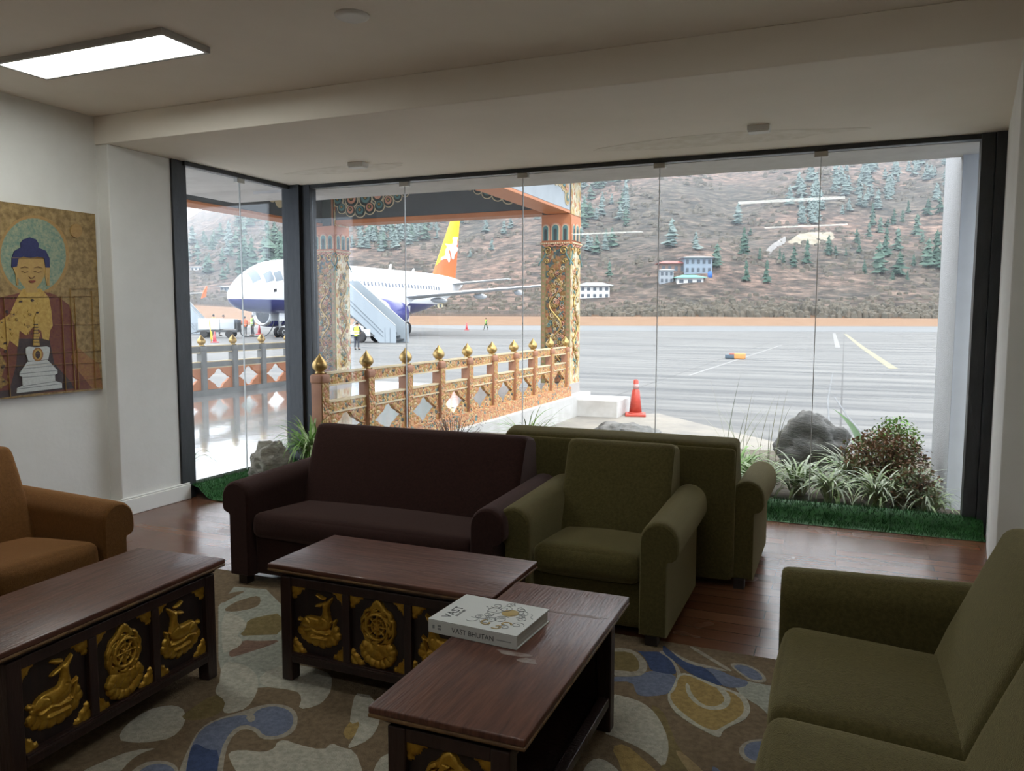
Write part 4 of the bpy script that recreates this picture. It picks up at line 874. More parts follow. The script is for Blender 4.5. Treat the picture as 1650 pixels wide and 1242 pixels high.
for i, (x, y, h) in enumerate(SLOPE):
    p, d = on_hill(x, y)
    if p: tree(p, h/FPX*d, (0, 3, 1, 3, 2)[i % 5], 'conifer in the scattered stand on the slope beside the outer white column', 'conifers beside the white column')
rnd = random.Random(8)
def forest(n_, poly, hpx, kinds, label, group):
    f = poly_sd(poly); x0 = min(p[0] for p in poly); x1 = max(p[0] for p in poly); y0 = min(p[1] for p in poly); y1 = max(p[1] for p in poly); k = 0; tries = 0
    while k < n_ and tries < n_*12:
        tries += 1; x = rnd.uniform(x0, x1); y = rnd.uniform(y0, y1)
        if f(x, y) < 0: continue
        p, d = on_hill(x, y)
        if p is None: continue
        tree(p, hpx*rnd.uniform(.6, 1.25)/FPX*d, rnd.choice(kinds), label, group); k += 1
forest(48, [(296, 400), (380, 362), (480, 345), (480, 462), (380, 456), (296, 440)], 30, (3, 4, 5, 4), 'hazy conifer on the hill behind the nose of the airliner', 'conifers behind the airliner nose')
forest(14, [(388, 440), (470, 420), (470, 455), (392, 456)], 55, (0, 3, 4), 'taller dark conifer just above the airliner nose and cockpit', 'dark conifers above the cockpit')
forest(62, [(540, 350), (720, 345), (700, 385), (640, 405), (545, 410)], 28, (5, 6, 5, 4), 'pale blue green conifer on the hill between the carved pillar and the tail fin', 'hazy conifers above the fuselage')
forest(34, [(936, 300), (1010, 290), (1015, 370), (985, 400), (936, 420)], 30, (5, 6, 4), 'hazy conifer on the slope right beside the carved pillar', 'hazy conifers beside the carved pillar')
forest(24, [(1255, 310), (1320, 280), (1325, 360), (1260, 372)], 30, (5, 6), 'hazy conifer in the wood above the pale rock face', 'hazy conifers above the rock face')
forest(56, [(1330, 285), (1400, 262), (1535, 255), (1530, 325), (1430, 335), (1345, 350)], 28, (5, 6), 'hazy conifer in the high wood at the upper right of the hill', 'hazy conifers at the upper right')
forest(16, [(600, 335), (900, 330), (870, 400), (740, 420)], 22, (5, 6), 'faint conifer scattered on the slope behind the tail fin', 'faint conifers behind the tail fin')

# pale rock face
M_rockf = mat('pale_rock', (.20, .175, .13), .9, col2=(.30, .27, .21), scale=.25, detail=8)
M_greyr = mat('grey_scree', (.15, .145, .145), .9, col2=(.24, .235, .23), scale=.3, detail=8)
def patch(name, label, pts, m_, th=1.2):
    mb = MB(); f = poly_sd(pts); x0 = min(p[0] for p in pts); x1 = max(p[0] for p in pts); y0 = min(p[1] for p in pts); y1 = max(p[1] for p in pts)
    nx, ny = 40, 14; rows = []; ok = {}
    vs = []
    for j in range(ny+1):
        for i in range(nx+1):
            x = x0+(x1-x0)*i/nx; y = y0+(y1-y0)*j/ny; s_ = f(x, y); p, d = on_hill(x, y)
            if p is None: p = Vector((0, 0, 0)); s_ = -9
            p = p.copy(); p.z = terrain(p.x, p.y)+min(1, max(-.3, s_/5))*th*(1+.5*noise.noise(p*.3)); vs.append(p); ok[(i, j)] = s_ > -1
    fs = [(j*(nx+1)+i, j*(nx+1)+i+1, (j+1)*(nx+1)+i+1, (j+1)*(nx+1)+i) for j in range(ny) for i in range(nx) if all(ok[q] for q in ((i, j), (i+1, j), (i+1, j+1), (i, j+1)))]
    return tag(mb.add(vs, fs, 0, True).build(name, m_, fixn=False), label, 'rock')
patch('rock_face', 'pale cream rock face cut into the hillside behind the right pane joint', [(1268, 392), (1285, 378), (1310, 374), (1342, 375), (1345, 385), (1325, 393), (1296, 396)], M_rockf)
patch('scree_slope', 'grey scree slope at the left end of the pale rock face', [(1232, 406), (1245, 393), (1266, 381), (1266, 392), (1250, 400), (1240, 411)], M_greyr)

# ---- houses on the slope
H_wall = mat('house_white', (.60, .60, .59), .7); H_grey = mat('house_grey', (.25, .28, .31), .7); H_roof = mat('roof_grey', (.24, .27, .30), .6); H_red = mat('roof_red', (.33, .10, .09), .6); H_green = mat('roof_green', (.13, .36, .28), .5)
H_win = mat('house_window', (.05, .065, .085), .3); H_blue = mat('house_blue_grey', (.20, .25, .31), .7); H_wood = mat('house_timber', (.20, .12, .09), .7); H_yel = mat('house_yellow', (.50, .44, .28), .7); H_tank = mat('tank_blue', (.03, .13, .42), .4)
def house(name, label, px, py, wpx, hpx, mw, mroof, floors=1, nwin=4, depth=.6, over=.12, roofh=.3, cat='house'):
    p, d = on_hill(px, py)
    if p is None: p = atz(px, py, 1.0); d = 255
    w = wpx/FPX*d; h = hpx/FPX*d
    t = thing(name, label, cat, (p.x, p.y, p.z-.2), -0.02+math.atan2(RH.y, RH.x)); dp = w*depth
    MB().box(-w/2, w/2, 0, dp, -3.0, h).build('wall', mw, t)
    for fl in range(floors):
        for i in range(nwin):
            x = -w/2+w*(i+.5)/nwin; ww = w/nwin*.5; z0 = h*(fl+.28)/floors; z1 = h*(fl+.78)/floors
            MB().box(x-ww/2, x+ww/2, -.10, .08, z0, z1).build('window', H_win, t)
    o = over*w; rh = roofh*h
    mb = MB(); mb.box(-w/2-o, w/2+o, -o, dp+o, h, h+.12*rh)
    z = h+.12*rh; a = [(-w/2-o, -o, z), (w/2+o, -o, z), (w/2+o, dp+o, z), (-w/2-o, dp+o, z), (-w/4, dp*.5, h+rh), (w/4, dp*.5, h+rh)]
    mb.add(a, [(0, 1, 5, 4), (1, 2, 5), (2, 3, 4, 5), (3, 0, 4), (0, 3, 2, 1)]).build('roof', mroof, t)
    return t
house('house', 'two storey white house with a grey roof just right of the carved pillar', 958, 481, 48, 21, H_wall, H_roof, 2, 5)
house('house', 'long house with a red roof on the hillside', 1084, 441, 40, 17, H_wood, H_red, 1, 4)
house('house', 'two storey blue grey house joined to the right of the red roofed one', 1125, 441, 44, 26, H_blue, H_roof, 2, 5, roofh=.14)
house('house', 'low white house with a green roof on the knoll', 1112, 458, 42, 11, H_wall, H_green, 1, 3, roofh=.5)
house('pavilion', 'small dark open pavilion left of the green roofed house', 1074, 457, 22, 22, H_grey, H_roof, 2, 3, roofh=.12, cat='pavilion')
house('house', 'low cream building under the airliner wing', 703, 497, 20, 10, H_yel, H_grey, 1, 3, roofh=.15)
house('house', 'small pale house far up the hill at the left edge of the window', 316, 436, 18, 6, H_wall, H_roof, 1, 3)
house('hangar', 'long low grey hangar on the hill left of the airliner nose', 372, 470, 34, 8, H_grey, H_roof, 1, 6, cat='hangar')
p, d = on_hill(1144, 446); t = thing('water_tank', 'blue water tank right of the green roofed house', 'water tank', (p.x, p.y, p.z-.2))
MB().lathe([(0, -.5), (.85, -.5), (.85, 1.7), (.7, 2.0), (0, 2.1)], 18).build('tank_body', H_tank, t); MB().lathe([(0, 2.1), (.3, 2.1), (.3, 2.3), (0, 2.3)], 12).build('lid', H_tank, t)
# boundary fence along the foot of the hill: one run of palings
M_fence = mat('fence_grey', (.13, .12, .11), .8)
mb = MB()
for px in range(290, 900, 2):
    d = 236; p = camf((px-825)/FPX*d, d); p.z = terrain(p.x, p.y); mb.box(p.x-.07, p.x+.07, p.y-.07, p.y+.07, p.z-.3, p.z+1.9)
P = [camf((px-825)/FPX*236, 236) for px in range(290, 900, 20)]
for a, c in zip(P, P[1:]):
    a.z = terrain(a.x, a.y)+1.5; c.z = terrain(c.x, c.y)+1.5; mb.bar(a, c, .08, .12)
tag(mb.build('boundary_fence', M_fence, fixn=False), 'long dark boundary fence on the dry grass behind the airliner', 'fence')
# ================================================================== PORCH
CR = (.52, .42, .26); OR_ = (.42, .17, .07); GD = (.40, .25, .07); TE = (.10, .20, .19); DK = (.055, .06, .055); RD = (.33, .10, .06)
P_carve = ramp_mat('carved_polychrome', [(0, GD), (.26, (.46, .22, .08)), (.45, (.50, .36, .20)), (.58, OR_), (.78, (.16, .20, .15)), (.84, (.48, .30, .11)), (.95, DK)], 30, bump=.8, dist=.02)
P_carvel = ramp_mat('carved_polychrome_light', [(0, CR), (.3, (.55, .40, .18)), (.52, (.60, .52, .36)), (.70, OR_), (.82, (.26, .32, .24)), (.92, GD)], 15, bump=.9, dist=.025, stretch=(1, 1, .75))
P_front = ramp_mat('carved_pillar_front_shaded', [(0, (.22, .11, .03)), (.24, (.30, .12, .045)), (.42, (.30, .22, .11)), (.55, (.055, .09, .085)), (.72, (.24, .09, .04)), (.84, (.12, .10, .04)), (.92, DK)], 18, bump=.8, dist=.02)  # carving colours darkened to stand for shade on the pillar front
P_terra = mat('terracotta_paint', (.30, .135, .075), .6, col2=(.36, .17, .095), scale=6)
P_orange = mat('orange_beam_paint', (.52, .20, .085), .5, col2=(.46, .17, .07), scale=3)
P_base = ramp_mat('carved_orange_base', [(0, (.46, .21, .09)), (.4, (.52, .27, .12)), (.62, (.40, .16, .07)), (.8, (.50, .36, .16)), (.93, TE)], 26, bump=.8, dist=.015)
P_gold = mat('finial_gold', (.50, .34, .13), .32, .75, col2=(.36, .23, .08), scale=9)
P_shaded = mat('beam_grey_shaded', (.085, .088, .088), .6, col2=(.105, .11, .11), scale=2.5)  # beam grey darkened to stand for the shade under the porch roof
P_lit = mat('beam_grey_lit', (.36, .39, .41), .6, col2=(.31, .335, .35), scale=3)  # beam grey lightened to stand for daylight on the outward side
P_cream = mat('painted_cream', (.58, .47, .30), .55); P_teal = mat('painted_teal', TE, .55); P_pink = mat('painted_coral', (.55, .26, .17), .55); P_dk = mat('painted_dark', (.05, .06, .055), .6)
P_plinth = mat('plinth_white', (.52, .515, .50), .7, col2=(.42, .405, .385), scale=3, detail=8)
P_floor = mat('polished_wet_stone', (.30, .30, .30), .06, col2=(.38, .375, .37), scale=1.3, bump=.06, bscale=6, spec=.9, coat=.6)
PZ = .14
XR, XLF, YP = -4.80, -10.75, 14.3
stru(MB().box(-11.4, -4.62, 6.9, 15.0, APR-.1, PZ-.04), 'porch_base', P_plinth, bevel=.01)
stru(MB().box(-11.3, -4.90, 6.9, 14.95, PZ-.04, PZ).box(-11.3, -5.40, 4.62, 6.9, PZ-.04, PZ).box(-5.40, -5.262, 5.24, 6.9, PZ-.04, PZ).box(-11.3, -5.7, -1, 4.62, PZ-.04, PZ), 'porch_floor', P_floor)
stru(MB().box(-11.6, -4.4, 6.9, 15.4, 4.35, 4.55), 'porch_roof', mat('porch_roof_paint', (.30, .29, .28), .7))
# beams: porch shade painted into the grey bodies, daylight into the pale side; undersides orange
def cloud(mb, M, lobes):
    """scalloped cloud motif carved in low relief: cream edge, dark field, coral and gold curls"""
    for (x, y, r_) in lobes: mb.lathe([(r_, 0), (r_, .012), (r_*.95, .014)], 16, (x, y, 0), 0, M, False)
    for (x, y, r_) in lobes: mb.lathe([(r_*.86, .0145), (r_*.86, .018), (r_*.80, .019)], 16, (x, y, 0), 1, M, False)
    for i, (x, y, r_) in enumerate(lobes):
        mb.lathe([(r_*.62, .019), (r_*.62, .024), (r_*.56, .025)], 14, (x, y+.02, 0), 2 if i % 2 else 4, M, False)
        mb.lathe([(r_*.34, .025), (r_*.34, .029), (r_*.3, .03)], 12, (x, y+.03, 0), 1, M, False)
        mb.lathe([(r_*.20, .03), (r_*.2, .033), (0, .034)], 10, (x, y+.03, 0), 3, M, False)
CM = [P_cream, P_dk, P_pink, P_gold, P_teal]
def beam(label, x0, x1, y0, y1, z0, z1, lip):
    t = thing('porch_beam', label, 'beam', ((x0+x1)/2, (y0+y1)/2, z0))
    hx, hy = (x1-x0)/2, (y1-y0)/2
    MB().box(-hx, hx, -hy, hy, lip, z1-z0).build('beam_body', P_shaded, t)
    MB().box(-hx-.015, hx+.015, -hy-.015, hy+.015, 0, lip).build('orange_underside', P_orange, t, bevel=.005)
    return t
ZB, ZT = 3.53, 4.35
b1 = beam('shaded grey porch beam spanning between the two carved pillars', -10.3, -5.3, YP+.05, YP+.45, ZB+.02, ZT, .09)
lob = [(-.05-.17*i, .44-.10*math.cos(i*.95)-(.0 if i < 5 else .06*(i-4))*-1, .13-.006*i) for i in range(7)]
mb = MB(); Mx = frame((2.5, -.2, 0), (1, 0, 0), (0, 0, 1)); cloud(mb, Mx, [(x, y, r_) for x, y, r_ in [(-.35, .36, .13), (-.58, .33, .14), (-.82, .36, .15), (-1.05, .42, .14), (-1.28, .47, .13), (-1.48, .55, .11), (-1.66, .62, .09), (-.15, .46, .14), (-.5, .55, .16), (-.8, .6, .16), (-1.1, .65, .15)]]); mb.build('cloud_carving', CM, b1)
mb = MB(); Mx = frame((-2.5, -.2, 0), (1, 0, 0), (0, 0, 1)); cloud(mb, Mx, [(x, y, r_) for x, y, r_ in [(.30, .33, .12), (.52, .27, .13), (.76, .25, .14), (1.0, .30, .14), (1.24, .34, .13), (1.46, .42, .13), (1.68, .50, .11), (1.86, .57, .09), (.2, .5, .14), (.55, .5, .17), (.9, .5, .17), (1.2, .55, .15)]]); mb.build('cloud_carving', CM, b1)
b2_ = beam('porch beam over the near balustrade with a lit pale side and orange underside', -5.3, -4.86, 7.0, YP+.02, ZB, ZT, .05)
MB().box(.22, .232, -3.66, 3.66, .055, .815).build('lit_side', P_lit, b2_)
mb = MB(); Mx = frame((.233, 3.45, 0), (0, 1, 0), (0, 0, 1)); cloud(mb, Mx, [(.0, .25, .13), (-.05, .45, .15), (-.22, .5, .15), (-.42, .55, .15), (-.62, .53, .14), (-.8, .6, .13), (-1.0, .66, .11)])
mb.v = mb.v; mb.build('cloud_carving', [P_cream, P_gold, P_pink, P_cream, P_teal], b2_)
b3 = beam('shaded grey porch beam on the far side seen through the narrow left window', -10.95, -10.5, 7.0, YP+.02, ZB, ZT, .05)
mb = MB(); Mx = frame((.23, 3.5, 0), (0, -1, 0), (0, 0, 1)); cloud(mb, Mx, [(.30, .33, .12), (.52, .27, .13), (.76, .25, .14), (1.0, .30, .14), (1.24, .34, .13), (1.46, .42, .13), (.2, .5, .14), (.55, .5, .17), (.9, .5, .17)]); mb.build('cloud_carving', CM, b3)

# carved pillars
def pillar(label, x0, x1, y0, y1):
    t = thing('carved_pillar', label, 'pillar', ((x0+x1)/2, (y0+y1)/2, PZ-.06)); hx, hy = (x1-x0)/2, (y1-y0)/2; z = lambda a: a-PZ+.06
    MB().box(-hx-.01, hx+.01, -hy-.01, hy+.01, 0, .22).build('stone_foot', mat('stone_foot', (.36, .33, .31), .7) if 'stone_foot' not in MATS else MATS['stone_foot'], t, bevel=.01)
    MB().box(-hx+.01, hx-.01, -hy+.01, hy-.01, .22, z(4.3)).build('shaft', P_dk, t)
    MB().box(hx-.012, hx+.004, -hy+.01, hy-.01, .22, z(2.98)).build('side_carving', P_carvel, t)
    MB().box(hx-.012, hx+.004, -hy+.01, hy-.01, z(3.02), z(3.50)).build('side_capital', P_orange, t)
    MB().box(-hx+.09, hx-.09, -hy+.004, -hy+.02, .24, z(2.95)).build('front_field', P_front, t)
    for sx in (-1, 1):
        x = sx*(hx-.045); mb = MB().box(x-.045, x+.045, -hy-.006, -hy+.02, .22, z(2.98), 0)
        for i in range(26):
            zz = .3+i*.104
            if zz < z(2.95): mb.box(x-.018, x+.018, -hy-.014, -hy, zz, zz+.05, 1)
        mb.build('border_strip', [mat('border_gold', (.20, .16, .06), .5) if 'border_gold' not in MATS else MATS['border_gold'], P_terra], t)
    # capital: beaded band, round headed niches, orange block
    for face in range(2):
        F_ = frame((0, -hy+.005, z(3.0)), (1, 0, 0), (0, 0, 1)) if face == 0 else frame((hx-.001, 0, z(3.0)), (0, 1, 0), (0, 0, 1)); w = hx if face == 0 else hy
        mb = MB(); mb.box(-w-.012, w+.012, -.045, .0, 0, .03, 0, F_); mb.box(-w+.005, w-.005, .0, .46, 0, .010, 0, F_)
        for i in range(13):
            x = -w+2*w*(i+.5)/13; mb.lathe([(.017, .028), (.017, .045), (.0, .05)], 8, (x, -.022, 0), 1, F_)
        cen = [(-.20, .085), (0, .105), (.20, .085)]
        for cx, r_ in cen:
            cx = cx*w/.3
            def arch(r__, h_): return [(cx-r__, .03), (cx+r__, .03)]+[(cx+r__*math.cos(PI*i/10), h_+r__*math.sin(PI*i/10)) for i in range(11)]
            mb.prism(arch(r_, .26), .012, .03, F_, 2); mb.prism(arch(r_*.76, .26), .03, .036, F_, 1); mb.prism(arch(r_*.58, .26), .036, .041, F_, 3)
            mb.prism(arch(r_*.3, .22), .041, .046, F_, 4)
        mb.build('capital_niches', [P_orange, P_cream, P_pink, P_teal, P_dk], t)
        # scrolls and a rising dragon in relief
        mb = MB(); rnd = random.Random(5+face)
        for sx in (-1, 1):
            for (cx, cz, r_) in ((sx*w*.55, -.16, .085), (sx*w*.62, -.36, .05)):
                pts = [(cx+sx*r_*(1-.7*i/18)*math.cos(2.6*PI*i/18), cz+r_*(1-.7*i/18)*math.sin(2.6*PI*i/18), .016) for i in range(19)]
                mb.tube([F_ @ Vector(p) for p in pts], .014, 5, 1)
            pts = [(sx*w*(.95-.25*math.sin(i/3)), -.05-.03*i, .012) for i in range(14)]
            mb.tube([F_ @ Vector(p) for p in pts], .016, 5, 3)
            pts = [(sx*w*.9*(1-i/10), -.045-.03*abs(math.sin(i*PI/5)), .016) for i in range(11)]
            mb.tube([F_ @ Vector(p) for p in pts], .016, 5, 2)
        pts = [(w*.42*math.sin(i*.62), -.62-.075*i, .02) for i in range(25)]
        mb.tube([F_ @ Vector(p) for p in pts], [.006+.012*math.sin(PI*i/24) for i in range(25)], 6, 1)
        for i in range(90):
            cx, cz, r_ = rnd.uniform(-.5, .5)*w, rnd.uniform(-2.5, -.5), rnd.uniform(.03, .06); a0 = rnd.uniform(0, 6)
            pts = [(cx+r_*(1-.75*k/12)*math.cos(a0+k*.62), cz+r_*(1-.75*k/12)*math.sin(a0+k*.62), .014) for k in range(13)]
            mb.tube([F_ @ Vector(p) for p in pts], .009, 4, rnd.choice((0, 1, 1, 2, 3)))
        mb.build('dragon_carving', [P_cream, P_gold, P_pink, P_teal], t)
    mb = MB(); mb.box(-hx+.005, hx-.005, -hy, hy, z(3.46), z(3.52), 0)
    mb.box(hx-.06, hx-.02, -hy-.01, hy, z(3.52), z(4.3), 1); mb.box(hx-.02, hx+.006, -hy+.02, hy-.02, z(3.52), z(4.3), 2); mb.build('upper_block', [P_orange, P_terra, P_carvel], t)
    return t
pillar('carved and painted pillar at the right corner of the porch', -5.42, -4.83, YP, YP+.6)
pillar('carved and painted pillar just right of the dark window corner post', -10.72, -10.18, YP, YP+.55)

# balustrades
def quatre(w, h):
    base = [(1, 0), (.80, .10), (.62, .34), (.50, .44), (.40, .50), (.30, .72), (.22, .90), (0, 1.0)]
    q = [(x*w, y*h) for x, y in base]; p = q+[(-x, y) for x, y in q[::-1][1:]]
    return p+[(x, -y) for x, y in p[::-1][1:-1]]
def holed_panel(hw, z0, z1, th, hole_w, hole_h):
    mb = MB(); cz = (z0+z1)/2; hole = quatre(hole_w, hole_h); n_ = len(hole); vs = []
    def rim(x, y):
        k = min(hw/max(abs(x), 1e-6), (z1-z0)/2/max(abs(y), 1e-6)); return (x*k, y*k)
    outer = [rim(x, y) for x, y in hole]
    ang = [math.atan2((z1-z0)/2, hw)]
    for y in (-th/2, th/2):
        vs += [(x, y, cz+zz) for x, zz in hole]+[(x, y, cz+zz) for x, zz in outer]
    fs = []
    for i in range(n_):
        j = (i+1) % n_
        fs += [(i, j, n_+j, n_+i), (2*n_+j, 2*n_+i, 3*n_+i, 3*n_+j), (j, i, 2*n_+i, 2*n_+j)]
    mb.add(vs, fs, 0)
    # fill the four rectangle corners
    for sx in (-1, 1):
        for sz in (-1, 1):
            c = (sx*hw, sz*(z1-z0)/2); best = sorted(range(n_), key=lambda i: math.hypot(outer[i][0]-c[0], outer[i][1]-c[1]))
            a = next(i for i in best if abs(abs(outer[i][0])-hw) < 1e-6); b2 = next(i for i in best if abs(abs(outer[i][1])-(z1-z0)/2) < 1e-6)
            for y in (-th/2, th/2): mb.add([(c[0], y, cz+c[1]), (outer[a][0], y, cz+outer[a][1]), (outer[b2][0], y, cz+outer[b2][1])], [(0, 1, 2)], 0)
    return mb
def finial(): return MB().lathe([(.045, 0), (.05, .012), (.038, .022), (.05, .035), (.072, .06), (.078, .085), (.07, .115), (.048, .145), (.02, .175), (.006, .2), (0, .205)], 18)
def balustrade(name, label, x, ys, zb, zt, mats_, facing, base_h):
    """runs along y; facing = +1 when its show side looks to +x; mats_: post side, post face, rails, panel, base"""
    mp_, mf, mrail, mpan, mb_ = mats_
    t = thing(name, label, 'balustrade', (x, ys[0], zb))
    H_ = zt-zb; f = facing; L_ = ys[-1]-ys[0]
    ph = H_-.215
    me_post = MB().rbox((0, 0, ph/2-.035), (.125, .125, ph-.07), .006, 1).mesh('post', [mp_])
    mc = MB().rbox((0, 0, ph-.05), (.155, .15, .10), .03, 2).mesh('post_cap', [mp_]); me_f = finial().mesh('finial', [P_gold])
    fc = MB().box(.062, .070, -.055, .055, base_h, ph-.09).mesh('post_face', [mf])
    sp = [b-a for a, b in zip(ys, ys[1:])][0]
    hw = sp/2-.05
    zt0, zt1, zm0, zm1 = H_-.34, H_-.21, H_-.62, H_-.50
    pan = holed_panel(hw, base_h, zm0, .05, hw*.88, (zm0-base_h)*.455).mesh('panel', [mpan])
    for i, y in enumerate(ys):
        p = bpy.data.objects.new('post', me_post); COL.objects.link(p); p.parent = t; p.location = (0, y-ys[0], 0)
        for nm, me, z in (('post_cap', mc, 0), ('finial', me_f, ph), ('post_face', fc, 0)):
            o = bpy.data.objects.new(nm, me); COL.objects.link(o); o.parent = p; o.location = (0, 0, z)
            if nm == 'post_face' and f < 0: o.rotation_euler = (0, 0, PI)
    for i in range(len(ys)-1):
        y0, y1 = ys[i]-ys[0]+.06, ys[i+1]-ys[0]-.06
        for z0, z1 in ((zt0, zt1), (zm0, zm1)):
            mb = MB().box(-.028, .028, y0, y1, z0, z1, 0).box(-.036, .036, y0, y1, z1-.014, z1+.006, 1).box(-.036, .036, y0, y1, z0-.004, z0+.012, 1)
            mb.build('rail', [mrail, P_cream if f > 0 else mrail], t)
        o = bpy.data.objects.new('panel', pan); COL.objects.link(o); o.parent = t; o.location = (0, (ys[i]+ys[i+1])/2-ys[0], 0); o.rotation_euler = (0, 0, PI/2)
    MB().box(-.10, .10, -.1, L_+.08, 0, base_h-.005).box(-.085, .085, -.1, L_+.08, base_h-.03, base_h+.01).build('base_rail', mb_, t)
    return t
balustrade('porch_balustrade', 'carved orange balustrade with gold finials running from the window to the right pillar', XR, [5.63+.8325*i+.83 for i in range(10)], .10, 1.235, (P_terra, P_carve, P_carve, P_carve, P_base), 1, .17)
G_post = mat('balustrade_grey', (.15, .155, .155), .6, col2=(.19, .195, .19), scale=4); G_pan = mat('balustrade_orange', (.48, .20, .10), .6, col2=(.42, .165, .08), scale=3); G_olive = mat('balustrade_olive', (.17, .19, .12), .6)
balustrade('porch_balustrade', 'grey and orange balustrade mirrored in the wet porch floor, far side', XLF, [7.78+.8*i for i in range(9)], PZ, 1.255, (G_post, G_post, G_post, G_pan, G_post), 1, .09)

# white block and plinth face beside the pillar
MBb = MB().box(-4.82, -3.84, 14.15, 15.12, APR, .02)
tag(MBb.build('concrete_block', P_plinth, bevel=.012), 'low white concrete block at the foot of the right carved pillar', 'block')
# big cone
M_cone = mat('cone_red', (.46, .055, .035), .45, col2=(.40, .05, .03), scale=8); M_cband = mat('cone_band', (.42, .25, .24), .4)
def cone(label, p, h, m_=None, group=None, band=True):
    m_ = m_ or M_cone; t = thing('traffic_cone', label, 'traffic cone', p, .25, group); s_ = h/.72
    mb = MB().rbox((0, 0, .03*s_), (.40*s_, .40*s_, .06*s_), .02*s_, 2); mb.lathe([(.15*s_, .055*s_), (.125*s_, .08*s_)], 20); mb.build('base', m_, t)
    MB().lathe([(.125*s_, .06*s_), (.075*s_, .50*s_), (.055*s_, .52*s_), (.047*s_, .70*s_), (.03*s_, .72*s_), (.025*s_, .70*s_)], 20).build('cone_body', m_, t)
    if band: MB().lathe([(.0585*s_, .535*s_), (.0525*s_, .63*s_)], 20).build('reflective_band', M_cband, t)
    return t
cone('large red traffic cone beside the low white concrete block', (-3.62, 14.66, APR), .70)
# flat rock on the apron edge and the boulders
M_rock = ramp_mat('rock_grey', [(0, (.07, .07, .068)), (.42, (.13, .13, .125)), (.6, (.22, .215, .205)), (.85, (.33, .32, .30))], 3.2, 'noise', .85, .9, (1, 1, 2.5), .06, True, 9)
M_rockw = ramp_mat('rock_scaled', [(0, (.10, .095, .075)), (.40, (.22, .20, .165)), (.55, (.40, .375, .31)), (.8, (.52, .49, .42))], 9, 'noise', .85, 1.0, (1, 1, 3), .06, True, 8)
def rock(label, c, rad, seed, m_, amp=.22, fr=1.7):
    mb = MB().blob((0, 0, 0), rad, 40, 24, amp, fr, seed, flatb=rad[2]*.75)
    o = mb.build('boulder', m_); o.location = c; return tag(o, label, 'rock')
rock('large dark grey boulder among the plants outside the right panes', (-.27, 8.75, .24), (.35, .30, .345), 3, M_rock, .30, 1.5)
rock('flat dark weathered rock on the pale concrete below the red cone', (-3.05, 11.7, APR+.06), (.52, .42, .20), 9, M_rock, .35, 2.2)
rock('scaly pale rock on the turf in the left corner beside the potted grass', (-4.93, 5.86, .17), (.19, .18, .25), 5, M_rockw, .22, 2.6)
# bed of soil outside the glass, pale kerb, outer column and eaves
M_soil = mat('garden_soil', (.09, .075, .055), .95, col2=(.16, .14, .11), scale=5, bump=.6, bscale=14)
stru(MB().box(-4.6, 1.5, 6.74, 9.6, APR-.1, .03), 'garden_bed', M_soil)
M_pave = mat('pale_rough_concrete', (.27, .25, .215), .85, col2=(.19, .18, .165), scale=1.4, detail=9, bump=.3, bscale=14)
pts = [(-4.62, 9.6), (-4.62, 14.2), (-3.3, 15.2), (-1.6, 13.2), (.2, 11.2), (1.5, 10.4), (1.5, 9.6)]
stru(MB().prism(pts, APR-.05, APR+.006), 'concrete_path', M_pave)
M_ocol = mat('rough_white_render', (.50, .51, .53), .9, col2=(.42, .43, .45), scale=30, bump=.6, bscale=90)
M_ocol2 = mat('smooth_white_render', (.60, .615, .64), .8, col2=(.54, .555, .58), scale=3)
mb = MB().box(.815, 1.5, 7.22, 8.45, APR, 4.2, 1).box(.812, .8155, 7.20, 8.45, APR, 4.2, 0)
stru(mb, 'wall_outer_column', [M_ocol, M_ocol2])
stru(MB().box(-5.8, 1.6, 6.72, 7.32, 2.87, 3.2), 'trim_eaves', mat('eaves_white', (.58, .56, .55), .8, col2=(.50, .48, .47), scale=4))
stru(MB().box(-6.6, -5.40, 4.4, 7.32, 2.90, 3.2), 'trim_eaves_left', MATS['eaves_white'])

# ---- plants
def leafmat(n, a, c): return mat(n, a, .5, col2=c, scale=18)
L_var = leafmat('leaf_variegated', (.16, .28, .08), (.42, .48, .28)); L_grn = leafmat('leaf_green', (.13, .30, .05), (.22, .40, .09)); L_big = leafmat('leaf_broad', (.05, .15, .02), (.08, .20, .03))
L_red = leafmat('leaf_russet', (.24, .115, .07), (.34, .20, .12)); L_olv = leafmat('leaf_olive', (.15, .20, .075), (.25, .29, .13)); L_sil = leafmat('leaf_silver', (.26, .34, .22), (.46, .50, .38)); L_dry = leafmat('grass_straw', (.28, .27, .16), (.34, .33, .22))
M_twig = mat('twig_brown', (.10, .075, .06), .9)
def blade(mb, p, az, ln, lean, droop, w, mi=0, n_=7, fold=.25):
    d = Vector((math.cos(az), math.sin(az), 0)); side = Vector((-d.y, d.x, 0)); rows = []; x = 0; z = 0; ang = lean
    for i in range(n_+1):
        u = i/n_; c = Vector(p)+d*x+Vector((0, 0, z)); ww = w*(math.sin(PI*min(1, .12+.88*u)**.8) if u < 1 else .02)+.0003
        rows.append([c-side*ww+Vector((0, 0, ww*fold)), c, c+side*ww+Vector((0, 0, ww*fold))])
        x += ln/n_*math.cos(ang); z += ln/n_*math.sin(ang); ang -= droop/n_*(1+u)
    mb.sheet(rows, mi, True)
def clump(label, p, n_, ln, w, m_, seed, lean=(55, 85), droop=(60, 130), cat='plant', name='spider_plant', group=None, mats2=None):
    rnd = random.Random(seed); mb = MB()
    for i in range(n_):
        az = rnd.uniform(0, 2*PI); q = (rnd.uniform(-.05, .05), rnd.uniform(-.05, .05), 0)
        blade(mb, q, az, ln*rnd.uniform(.6, 1.15), R(rnd.uniform(*lean)), R(rnd.uniform(*droop)), w*rnd.uniform(.7, 1.2), rnd.randrange(2) if mats2 else 0)
    o = mb.build(name, mats2 or m_, fixn=False); o.location = p; return tag(o, label, cat, group)
